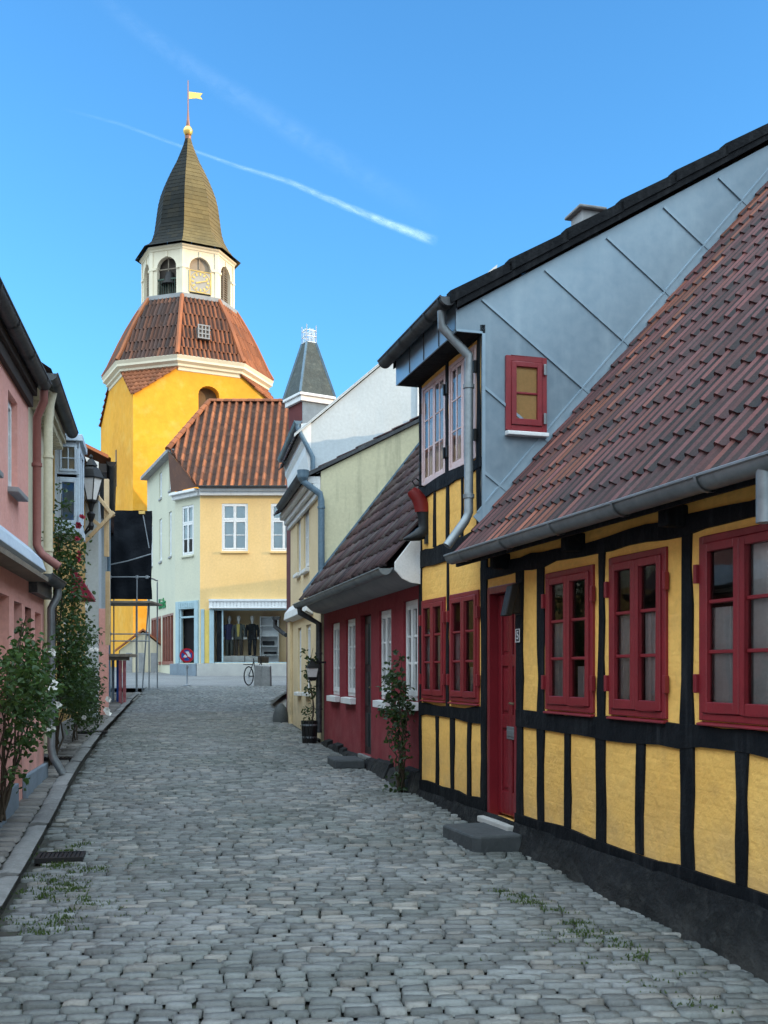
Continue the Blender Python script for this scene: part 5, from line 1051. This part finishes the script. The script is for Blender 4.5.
MB().box(sx(139),sx(145),-.16,-.1,szz(514),szz(511)).build('wood_block',mat('sunlit_wood_block',(.75,.5,.15),rough=.6,bump=0),tp)  # small wood block, sunlit tone held in its colour
# raw timber bracing on the left house
Yb=21.6; gb=gz(Yb)
tbx=lambda px:(px-384)/1050*Yb; tbz=lambda py:1.6+(672-py)*Yb/1050
tb=thing('timber_brace','raw timber cross bracing with upright board on the white house beside the tarpaulin','bracing',(tbx(107),Yb,gb))
tt=MB(); q=lambda px,py,d=0:(tbx(px)-tbx(107),d,tbz(py)-gb)
tt.bar(q(76,551),q(114,512),.075,.04,up=(0,1,0)); tt.bar(q(97,496,.07),q(113,516,.07),.07,.04,up=(0,1,0)); tt.bar(q(88,516,.07),q(101,527,.07),.07,.04,up=(0,1,0))
tt.build('cross_board',WOOD,tb,bevel=.004)
MB().bar(q(105,478,.13),q(105,556,.13),.10,.05,up=(0,1,0)).build('upright_board',WOOD,tb,bevel=.004)
MB().bar(q(106.5,571,.1),q(106.5,645,.1),.09,.05,up=(0,1,0)).build('upright_board',WOOD,tb,bevel=.004)
# plank stand with red and white posts by the kerb
Yt=26.5; gt=gz(Yt); tX=lambda px:(px-384)/1050*Yt; tZ=lambda py:1.6+(672-py)*Yt/1050-gt
FADR=mat('faded_red_post',(.30,.06,.075),(.4,.16,.17),sc1=6,rough=.7)
pb=thing('plank_stand','weathered plank stand on red and white posts at the left kerb below the scaffold','stand',(tX(122),Yt,gt))
b=MB()
for i in range(4): b.box(tX(104)-tX(122),tX(133)-tX(122),-.3+i*.18,-.14+i*.18,tZ(657),tZ(654))
b.box(tX(106)-tX(122),tX(131)-tX(122),-.2,-.15,tZ(660.5),tZ(657.2)); b.build('plank',OLDW,pb,bevel=.005)
for px,mm in ((106,SIGNW),(122,FADR),(126,FADR)): MB().box(tX(px)-tX(122)-.035,tX(px)-tX(122)+.035,-.2,-.13,0,tZ(660.6)).build('post',mm,pb,bevel=.004)
for px,mm in ((110,BLUEG),(115,SIGNB)): MB().box(tX(px)-tX(122)-.03,tX(px)-tX(122)+.03,.25,.31,0,tZ(657.3)).build('post',mm,pb,bevel=.004)
# ------------------------------------------------------------------ street lamp on its bracket
Yl=17.0; lx=(91-384)/1050*Yl
sl=thing('street_lamp','black cast iron street lantern with frosted glass on a scrolled wall bracket','street lamp',(lx,Yl,0),0,zb=1.6+(672-530)*Yl/1050)
Z=lambda py:1.6+(672-py)*Yl/1050
MB().lathe([(.2,Z(478)-.02),(.205,Z(478)),(.15,Z(470)),(.085,Z(466.5)),(.11,Z(466)),(.10,Z(465)),(.05,Z(460)),(.02,Z(458.5)),(.035,Z(457.5)),(.03,Z(456)),(.006,Z(454.5))],(0,0,0),6).build('lamp_roof',IRON,sl)
MB().lathe([(.085,Z(501)),(.185,Z(478.5))],(0,0,0),6,cap=False).build('lamp_glass',LAMPG,sl)
fr=MB()
for i in range(6):
    t=2*PI*i/6; fr.bar((.09*math.cos(t),.09*math.sin(t),Z(501)),(.19*math.cos(t),.19*math.sin(t),Z(478)),.014,.014)
fr.lathe([(.02,Z(513)),(.06,Z(504)),(.095,Z(502)),(.095,Z(500)),(.03,Z(500))],(0,0,0),6); fr.lathe([(.03,Z(530)),(.05,Z(526)),(.03,Z(522)),(.06,Z(517)),(.07,Z(514)),(.02,Z(511))],(0,0,0),10); fr.build('lamp_frame',IRON,sl)
MB().tube([(0,0,Z(528)),(-.1,.0,Z(534)),(-.3,.05,Z(532)),(-.5,.1,Z(528))],.02,8).build('bracket',IRON,sl,smooth=True); MB().tube([(-.5,.1,Z(545)),(-.3,.05,Z(541)),(-.12,0,Z(534)),(0,0,Z(522))],.014,8).build('bracket',IRON,sl,smooth=True)
# ------------------------------------------------------------------ no-stopping sign
Ys=36.6; ss=thing('no_stopping_sign','round red and blue no-stopping sign on short grey post before the shop','road sign',((187-384)/1050*Ys,Ys,gz(Ys)))
MB().lathe([(.14,0),(.14,.03),(.04,.05),(.032,.06),(.032,.62),(.055,.63),(.055,.72),(.03,.73)],(0,0,0),14).build('post',STEEL,ss,smooth=True)
def disc(mb,r0,r1,y,n=32,th=.012,cz=1.07):
    for i in range(n):
        t,t2=2*PI*i/n,2*PI*(i+1)/n
        P_=[(r*math.sin(u),y,cz+r*math.cos(u)) for r,u in ((r0,t),(r1,t),(r1,t2),(r0,t2))]
        mb.face(P_); mb.face([P_[1],(P_[1][0],y+th,P_[1][2]),(P_[2][0],y+th,P_[2][2]),P_[2]])
    return mb
sp=disc(disc(MB(),.19,.25,-.05),.0,.25,-.03); sp.build('red_ring',SIGNR,ss); disc(MB(),0,.19,-.046,th=.004).build('blue_disc',SIGNB,ss)
MB().bar((-.14,-.05,1.21),(.14,-.05,.93),.055,.004,up=(0,1,0)).bar((.14,-.051,1.21),(-.14,-.051,.93),.055,.004,up=(0,1,0)).build('red_cross',SIGNR,ss)
MB().prism([(-.05,-.055,1.2),(.06,-.055,1.21),(.14,-.055,1.08),(.13,-.055,1.0),(.05,-.055,1.03),(.0,-.055,1.13)],(0,.003,0)).prism([(-.12,-.055,1.04),(-.05,-.055,1.1),(.02,-.055,1.02),(-.02,-.055,.99),(-.1,-.055,1.0)],(0,.003,0)).build('sticker',SIGNW,ss)
# granite posts and a dark bicycle in the square
Yg=36.0
def bol(x,h,rot,lab):
    o=MB().hull8([(-.16,-.14,-.1),(.16,-.14,-.1),(.15,.14,-.1),(-.16,.15,-.1),(-.13,-.12,h),(.14,-.12,h-.03),(.13,.12,h),(-.13,.12,h-.02)],.5).build('granite_post',STONE,bevel=.03); o.location=(x,Yg+R(-.0,.3),gz(Yg)); o.rotation_euler=(0,0,rot); tag(o,lab,'stone post',group='granite posts in the square')
bol((257.5-384)/1050*Yg,.76,.1,'left of two rough granite posts beside the bicycle in the square'); bol((264.5-384)/1050*(Yg-.6),.74,-.15,'right of two rough granite posts beside the bicycle in the square')
Yc=37.0; bk=thing('bicycle','dark parked bicycle behind the granite posts in front of shop window','bicycle',((256-384)/1050*Yc,Yc,gz(Yc)),math.radians(68))
def torus(mb,c,Rr,r,n=24,m=6):
    v=[];f=[]
    for i in range(n):
        t=2*PI*i/n
        for j in range(m):
            u=2*PI*j/m; v.append((c[0]+(Rr+r*math.cos(u))*math.cos(t),c[1]+r*math.sin(u),c[2]+(Rr+r*math.cos(u))*math.sin(t)))
    for i in range(n):
        for j in range(m): f.append((i*m+j,i*m+(j+1)%m,((i+1)%n)*m+(j+1)%m,((i+1)%n)*m+j))
    mb.mesh(v,f); return mb
for wx in (-.52,.52):
    wl2=torus(MB(),(wx,0,.34),.32,.022).build('wheel',IRON,bk,smooth=True)
    s_=MB()
    for i in range(9): t=PI*i/9; s_.tube([(wx+.31*math.cos(t),0,.34+.31*math.sin(t)),(wx-.31*math.cos(t),0,.34-.31*math.sin(t))],.004,4)
    s_.build('spoke',STEEL,wl2)
MB().tube([(-.52,0,.34),(-.05,0,.32),(.36,0,.86),(-.16,0,.86),(-.05,0,.32)],.02,8).tube([(-.52,0,.34),(-.16,0,.86),(-.19,0,.95)],.016,8).tube([(.52,0,.34),(.36,0,.86),(.33,0,1.02)],.018,8).build('frame',IRON,bk,smooth=True)
MB().tube([(.22,-.28,1.06),(.33,-.22,1.05),(.34,0,1.03),(.33,.22,1.05),(.22,.28,1.06)],.016,8).build('handlebar',IRON,bk,smooth=True)
slabloft(MB(),[(-.34,0,.97,.01,.08,0),(-.28,0,.98,.03,.09,0),(-.16,0,.98,.03,.06,0),(-.04,0,.97,.02,.02,0)]).build('saddle',IRON,bk,smooth=True)
MB().box(.4,.66,-.16,.16,.8,1.02).build('basket',mat('wicker',(.06,.045,.03),rough=.9,bump=.5,bs=80),bk,bevel=.02); MB().box(-.8,-.3,-.06,.06,.72,.75).build('carrier',IRON,bk)
# drain covers
def grate(x,y,w,l,rot,lab,kind='grate'):
    t=thing('drain_cover',lab,'drain cover',(x,y,gz(y)+(.125 if x<kx(y) else .055)),rot)
    f=MB().box(-w/2,w/2,-l/2,-l/2+.03,-.04,0).box(-w/2,w/2,l/2-.03,l/2,-.04,0).box(-w/2,-w/2+.03,-l/2+.03,l/2-.03,-.04,0).box(w/2-.03,w/2,-l/2+.03,l/2-.03,-.04,0); f.build('frame',IRON,t)
    b=MB()
    for i in range(9): xx=-w/2+.05+(w-.1)*i/8; b.box(xx-.012,xx+.012,-l/2+.03,l/2-.03,-.035,-.004)
    b.build('grating',IRON,t); MB().box(-w/2+.03,w/2-.03,-l/2+.03,l/2-.03,-.06,-.038).build('sump',ROOM,t)
grate(-2.54,8.25,.36,.3,.2,'rusty iron drain grating set in the setts by the left kerb')
grate(-4.36,13.9,.5,.2,.2,'black iron grating across the left pavement under the climbing rose')
grate(-5.0,18.0,.5,.3,.2,'far black iron grating in the left pavement beyond the roses')
# ------------------------------------------------------------------ plants
def pt_l(x,y,z): # pink-house coordinates
    ca,sa=math.cos(math.radians(100.426)),math.sin(math.radians(100.426)); return (-3.43+x*ca-y*sa,9.37+x*sa+y*ca,z)
def rose(name,lab,base,blobs,tips,fl,m=LEAF,pet=PETW,size=(.038,.075),sr=.012,nf=0.045,grp='roses and climbers on the house fronts'):
    t=thing(name,lab,'climbing rose' if 'rose' in name else 'climber',base,0,grp); b=Vector(base)
    leaves(MB(),[(x-b.x,y-b.y,z-b.z,a,c,d,n) for x,y,z,a,c,d,n in blobs],size=size).build('foliage',m,t)
    stems(MB(),(0,0,-.05),[Vector(q)-b for q in tips],r=sr).build('stem',STEM,t,smooth=True)
    if fl: blossoms(MB(),[(x-b.x,y-b.y,z-b.z) for x,y,z in fl],nf).build('blossom',pet,t)
    return t
q=lambda x,d,z:pt_l(x,-d,z)
bs=[];
for x,d,z,r,n in ((-.35,.28,1.62,.32,300),(.1,.3,1.75,.25,190),(-.1,.32,1.42,.34,320),(.35,.3,1.55,.24,190),(.65,.28,1.42,.17,80),(.2,.33,1.25,.22,140),(-.5,.35,1.2,.34,260),(-.25,.3,.98,.2,70),(.95,.22,1.62,.12,25),(-.9,.3,1.5,.35,240),(-.5,.3,.75,.16,30),(.2,.25,1.98,.1,25)):
    c=q(x-.42,d,z); bs.append((c[0],c[1],c[2],r,r,r*.85,n))
rose('rose_bush','dense dark green rose bush with white blooms against the pink house',(q(-.75,.12,.42)),bs,[q(x-.42,.28,z) for x,z in ((-.5,1.7),(.0,2.1),(.4,1.9),(.8,1.5),(1.2,1.75),(-.9,1.6),(.25,1.3),(1.5,1.95),(-.4,2.0))],[q(x,d,z) for x,d,z in ((-.62,.52,1.12),(-.3,.5,1.5),(-.05,.5,1.3),(-.8,.55,1.45),(.05,.44,1.78))],nf=.042)
c12=lambda x,d,z:onP(-4.30,12.78,102,x,-d)+(z,)
bs=[]
for x,d,z,r,n in ((.6,.3,3.4,.22,120),(.7,.35,3.0,.28,190),(.55,.3,2.6,.3,230),(.8,.35,2.25,.3,240),(.9,.4,1.9,.33,300),(.3,.4,1.75,.3,280),(1.3,.45,1.7,.35,330),(1.8,.45,1.6,.35,300),(.6,.45,1.4,.35,330),(1.3,.5,1.3,.36,330),(2.0,.45,1.2,.3,240),(2.4,.4,1.45,.28,180),(.1,.35,1.3,.24,150),(.75,.3,3.75,.14,40),(2.6,.35,1.0,.24,140),(.85,.28,4.0,.1,18),(1.0,.4,2.6,.3,220),(.4,.45,2.1,.3,240),(1.4,.5,2.1,.3,220),(.2,.5,1.5,.26,150),(.75,.35,3.3,.34,240),(.5,.35,2.9,.32,220)):
    c=c12(x,d,z); bs.append((c[0],c[1],c[2],r,r,r,n))
rose('climbing_rose','tall climbing rose with crimson and white blooms beside the grey downpipe on the left',c12(.5,.2,.42),bs,[c12(x,.32,z) for x,z in ((.6,3.6),(.75,3.9),(.55,2.6),(.9,2.2),(1.3,1.8),(1.9,1.6),(.3,1.8),(2.3,1.5),(.2,1.4),(.4,2.2))],
     [c12(x,d,z) for x,d,z in ((.75,.5,3.5),(.6,.5,3.3),(.9,.5,3.15),(.7,.55,3.6),(.85,.45,3.35),(.66,.5,3.05))],m=LEAFC,pet=PETR,nf=.05,sr=.016)
CLB=bpy.data.objects['climbing_rose']; blossoms(MB(),[tuple(Vector(c12(R(.0,1.9),R(.5,.78),R(.9,2.5)))-CLB.location) for _ in range(6)],.036).build('white_blossom',PETW,CLB)

o2=lambda x,d,z:onP(-4.87,15.5,102,x,-d)+(z,)
rose('ivy_shrub','low dark green shrub spilling on the pavement beyond the climbing rose',o2(1.2,.2,.55),[(*o2(x,d,z),r,r,r*.9,n) for x,d,z,r,n in ((.6,.3,1.2,.35,260),(1.2,.32,1.35,.38,300),(1.9,.3,1.25,.35,260),(.9,.38,.85,.3,180),(1.7,.38,.9,.3,180),(2.6,.3,1.3,.3,180),(3.2,.3,1.0,.25,120))],[o2(x,.3,z) for x,z in ((.6,1.3),(1.2,1.5),(1.9,1.4),(2.6,1.3))],[o2(x,d,z) for x,d,z in ((.9,.7,1.0),(1.5,.7,1.15),(1.9,.68,.9))],m=LEAFD,nf=.06)
rcx=lambda x,d,z:onP(.39,11.28,-76.667,x,-d)+(z,)
rose('rose_bush','thin rose bush with bare lower stems between red cottage and yellow house',rcx(-.12,.17,.27),[(*rcx(x,d,z),r,r,rz_,n) for x,d,z,r,rz_,n in ((-.35,.2,1.55,.16,.16,70),(-.15,.22,1.4,.2,.2,130),(-.3,.22,1.2,.2,.2,120),(-.05,.2,1.15,.17,.2,100),(-.15,.2,.95,.17,.2,80),(.0,.2,.75,.14,.2,45),(-.1,.2,.5,.14,.15,30),(-.6,.2,1.6,.1,.1,14),(-.2,.2,1.75,.1,.1,16),(-.45,.2,.85,.14,.1,14),(-.1,.24,.34,.14,.06,25))],
     [rcx(x,.2,z) for x,z in ((-.4,1.7),(-.15,1.8),(.0,1.5),(-.3,1.4),(-.6,1.6),(.08,1.2),(-.2,1.2),(-.5,.9),(-.05,1.0),(.1,.9),(-.25,1.0),(.05,1.35))],[],m=LEAFD,sr=.011,size=(.045,.075))
gg=lambda x,d,z:onP(.39,11.28,-76.667,x,-d)+(z,)
rose('ivy_climber','dark climber trailing down the black downpipe of red cottage above the tub',gg(-5.85,.2,.75),[(*gg(x,d,z),r,r,rz_,n) for x,d,z,r,rz_,n in ((-5.85,.2,1.75,.14,.14,70),(-6.05,.25,1.55,.12,.16,50),(-5.9,.22,1.3,.1,.2,50),(-6.0,.25,.95,.12,.15,40),(-6.1,.3,1.95,.07,.08,12),(-5.9,.25,.75,.16,.1,50))],[gg(x,.2,z) for x,z in ((-5.85,1.85),(-6.05,1.6),(-6.1,2.0),(-5.95,1.1))],[],m=LEAFD,sr=.01)
c=gg(-5.9,.24,0); tub=thing('planter_tub','dark slatted planter tub below the downpipe of the red cottage','planter',(c[0],c[1],gz(c[1])+.02),math.radians(-76.667))
tm=MB()
for i in range(12): t=2*PI*i/12; tm.bar((.105*math.cos(t),.105*math.sin(t),0),(.125*math.cos(t),.125*math.sin(t),.36),.053,.02,up=(math.cos(t),math.sin(t),0))
tm.build('stave',IRON,tub); MB().lathe([(.121,.08),(.124,.11)],(0,0,0),16).build('hoop',STEEL,tub); MB().lathe([(.134,.28),(.136,.31)],(0,0,0),16).build('hoop',STEEL,tub); MB().lathe([(.095,.0),(.115,.34)],(0,0,0),14).build('soil',EARTH,tub)
# moss and weeds between the setts
wd=MB()
def blades(x,y,n,sx_,sy_,h):
    for _ in range(n):
        a=x+random.gauss(0,sx_);b_=y+random.gauss(0,sy_); z=gz(b_)+.026; t=R(0,6.3); hh=R(.3,1)*h; w_=.006
        dx,dy=math.cos(t)*w_,math.sin(t)*w_; lx_,ly_=R(-.5,.5)*hh,R(-.5,.5)*hh
        wd.mesh([(a-dx,b_-dy,z),(a+dx,b_+dy,z),(a+lx_*.5+dx*.6,b_+ly_*.5+dy*.6,z+hh*.6),(a+lx_,b_+ly_,z+hh)],[(0,1,2),(0,2,3)],random.random())
for i in range(42):
    y_=6.2+R(0,2.6); blades(kx(y_)+.28+.10*math.sin(y_*2.1)+random.gauss(0,.12),y_,34,.05,.03,.03)
for i in range(26):
    y_=6.5+R(0,2.9)**1.0*R(.3,1); blades(kx(y_)+.6+random.gauss(0,.3),y_,16,.05,.02,.02)
for i in range(26):
    y_=5.6+R(0,1.6); blades(rx(y_)-.52-.10*(y_-5.6)+random.gauss(0,.05),y_,26,.04,.03,.03)
for i in range(30):
    y_=4.9+R(0,1.6); blades(rx(y_)-.8+random.gauss(0,.25),y_,10,.05,.02,.02)
for i in range(26): blades(R(-.9,-.1)-.3,10.6+R(0,1.2),12,.08,.03,.025)
wo=wd.build('grass',leaf_mat('moss_green',(.03,.058,.014),(.07,.11,.03))); tag(wo,'green moss and grass growing in the joints of the setts','grass',kind='stuff')
# ------------------------------------------------------------------ contrails far up in the sky
def trail(pts,name,lab,dens,edge):
    Yd=9000.; mb=MB(); P=[((x-384)/1050*Yd,Yd,1.6+(672-y)/1050*Yd,w*Yd/1050) for x,y,w in pts]
    fine=[]
    for (a,b_) in zip(P,P[1:]):
        for i in range(8): t=i/8; fine.append(tuple(a[k]+(b_[k]-a[k])*t for k in range(4)))
    fine.append(P[-1]); vs=[];n=len(fine)
    for i,f_ in enumerate(fine):
        a=fine[max(0,i-1)];b_=fine[min(n-1,i+1)]; dx,dz=b_[0]-a[0],b_[2]-a[2]; l=math.hypot(dx,dz); nx,nz=-dz/l,dx/l
        for s in (-1,1): vs.append((f_[0]+nx*s*f_[3]/2,f_[1],f_[2]+nz*s*f_[3]/2))
    me=bpy.data.meshes.new(name); me.from_pydata(vs,[],[(2*i,2*i+1,2*i+3,2*i+2) for i in range(n-1)]); uv=me.uv_layers.new(name='UVMap')
    for i in range(n-1):
        for k,(a,b_) in enumerate(((i,0),(i,1),(i+1,1),(i+1,0))): uv.data[i*4+k].uv=(a/(n-1),b_)
    m,nt,bs_=nodes(name+'_vapour'); L=nt.links; nt.nodes.remove(bs_)
    u=N(nt,'ShaderNodeTexCoord').outputs['UV']; sp_=N(nt,'ShaderNodeSeparateXYZ'); L.new(u,sp_.inputs[0])
    rp=N(nt,'ShaderNodeValToRGB'); e=rp.color_ramp.elements; e[0].position=0; e[0].color=(0,0,0,1); e[1].position=1; e[1].color=(0,0,0,1); x=e.new(.5); x.color=(1,1,1,1); rp.color_ramp.interpolation='EASE'; L.new(sp_.outputs[1],rp.inputs[0])
    rx_=N(nt,'ShaderNodeValToRGB'); e=rx_.color_ramp.elements; e[0].position=0; e[0].color=(0,0,0,1); e[1].position=1; e[1].color=(0,0,0,1)
    for p_,v_ in edge: x=e.new(p_); x.color=(v_,v_,v_,1)
    L.new(sp_.outputs[0],rx_.inputs[0])
    nz=noise(nt,mapping(nt,u,(14,1.2,1)),2.0,5,.6,.6)
    al=mul(nt,mul(nt,rp.outputs[0],rx_.outputs[0]),mul(nt,ramp(nt,nz,.2,.65),dens))
    t=N(nt,'ShaderNodeBsdfTransparent'); d=N(nt,'ShaderNodeBsdfTranslucent'); d.inputs[0].default_value=(1,1,1,1); df=N(nt,'ShaderNodeBsdfDiffuse'); df.inputs[0].default_value=(1,1,1,1); ad=N(nt,'ShaderNodeAddShader'); L.new(d.outputs[0],ad.inputs[0]); L.new(df.outputs[0],ad.inputs[1]); mx=N(nt,'ShaderNodeMixShader')
    L.new(al,mx.inputs[0]); L.new(t.outputs[0],mx.inputs[1]); L.new(ad.outputs[0],mx.inputs[2]); L.new(mx.outputs[0],nt.nodes['Material Output'].inputs['Surface'])
    me.materials.append(m); o=bpy.data.objects.new(name,me); COL.objects.link(o); o.visible_shadow=True; tag(o,lab,'contrail')
trail([(60,108,5),(120,124,5),(180,146,5),(240,167,6),(290,182,8),(345,206,10),(395,226,12),(438,242,15)],'contrail','sharp bright contrail crossing behind the church spire',.3,[(.1,.1),(.4,.35),(.6,.55),(.8,.9),(.94,1)])
trail([(80,-20,26),(140,30,28),(200,72,30),(260,110,34),(320,148,34),(380,186,36),(450,226,40)],'contrail','faint wide contrail fading across the sky above the sharper one',.035,[(.1,.5),(.3,.8),(.6,1),(.8,.6)])
# ------------------------------------------------------------------ light, sky, camera
EL=math.radians(SUN_EL); AZ=math.radians(SUN_AZ)
wd_=bpy.data.worlds.new('World'); sc.world=wd_; wd_.use_nodes=True; nt=wd_.node_tree; bg=nt.nodes['Background']
sky=nt.nodes.new('ShaderNodeTexSky'); sky.sky_type='NISHITA'; sky.sun_disc=False; sky.sun_elevation=EL; sky.sun_rotation=AZ; sky.air_density=1.0; sky.dust_density=.4; sky.ozone_density=1.2; sky.altitude=0
# deep blue northern sky; a bright fill added to the unseen vault (south, west, overhead) lifts the shade
gd=N(nt,'ShaderNodeTexCoord').outputs['Generated']; dt_=N(nt,'ShaderNodeVectorMath',operation='DOT_PRODUCT'); nt.links.new(gd,dt_.inputs[0]); dt_.inputs[1].default_value=(0,.958,.287)
hz=N(nt,'ShaderNodeMapRange',interpolation_type='SMOOTHSTEP'); hz.inputs['From Min'].default_value=.84; hz.inputs['From Max'].default_value=.25; nt.links.new(dt_.outputs['Value'],hz.inputs['Value'])
cb=mixc(nt,1.0,sky.outputs[0],SKY_TINT,'MULTIPLY'); sz=N(nt,'ShaderNodeSeparateXYZ'); nt.links.new(gd,sz.inputs[0]); el_=N(nt,'ShaderNodeMapRange',interpolation_type='SMOOTHSTEP'); el_.inputs['From Min'].default_value=.1; el_.inputs['From Max'].default_value=.75; el_.inputs['To Min'].default_value=.22; nt.links.new(sz.outputs['Z'],el_.inputs['Value'])
hc=nt.nodes.new('ShaderNodeVectorMath'); hc.operation='SCALE'; hc.inputs[0].default_value=tuple(c*SKY_FILL/SKY_STR for c in SKY_FILL_COL); nt.links.new(el_.outputs[0],hc.inputs['Scale'])
cb=mixc(nt,hz.outputs[0],cb,hc.outputs[0]); nt.links.new(cb,bg.inputs[0]); bg.inputs[1].default_value=SKY_STR
S=bpy.data.lights.new('sun','SUN'); S.energy=SUN_STR; S.angle=math.radians(.6); S.color=(1,.75,.46)
so=bpy.data.objects.new('sun',S); COL.objects.link(so)
sd=Vector((math.sin(AZ)*math.cos(EL),math.cos(AZ)*math.cos(EL),math.sin(EL))); so.rotation_euler=sd.to_track_quat('Z','Y').to_euler(); so.location=(30,-10,40)
cam=bpy.data.cameras.new('camera'); co=bpy.data.objects.new('camera',cam); COL.objects.link(co); sc.camera=co
cam.sensor_width=36; cam.sensor_fit='AUTO'; cam.lens=1050/1024*36; cam.shift_y=160/1024; cam.clip_start=.1; cam.clip_end=20000
co.location=(0,0,1.6); co.rotation_euler=(PI/2,0,0)
sc.view_settings.view_transform='Standard'; sc.view_settings.look='None'; sc.view_settings.exposure=0; sc.view_settings.gamma=1
sc.cycles.max_bounces=8; sc.cycles.transparent_max_bounces=12; sc.cycles.use_denoising=True
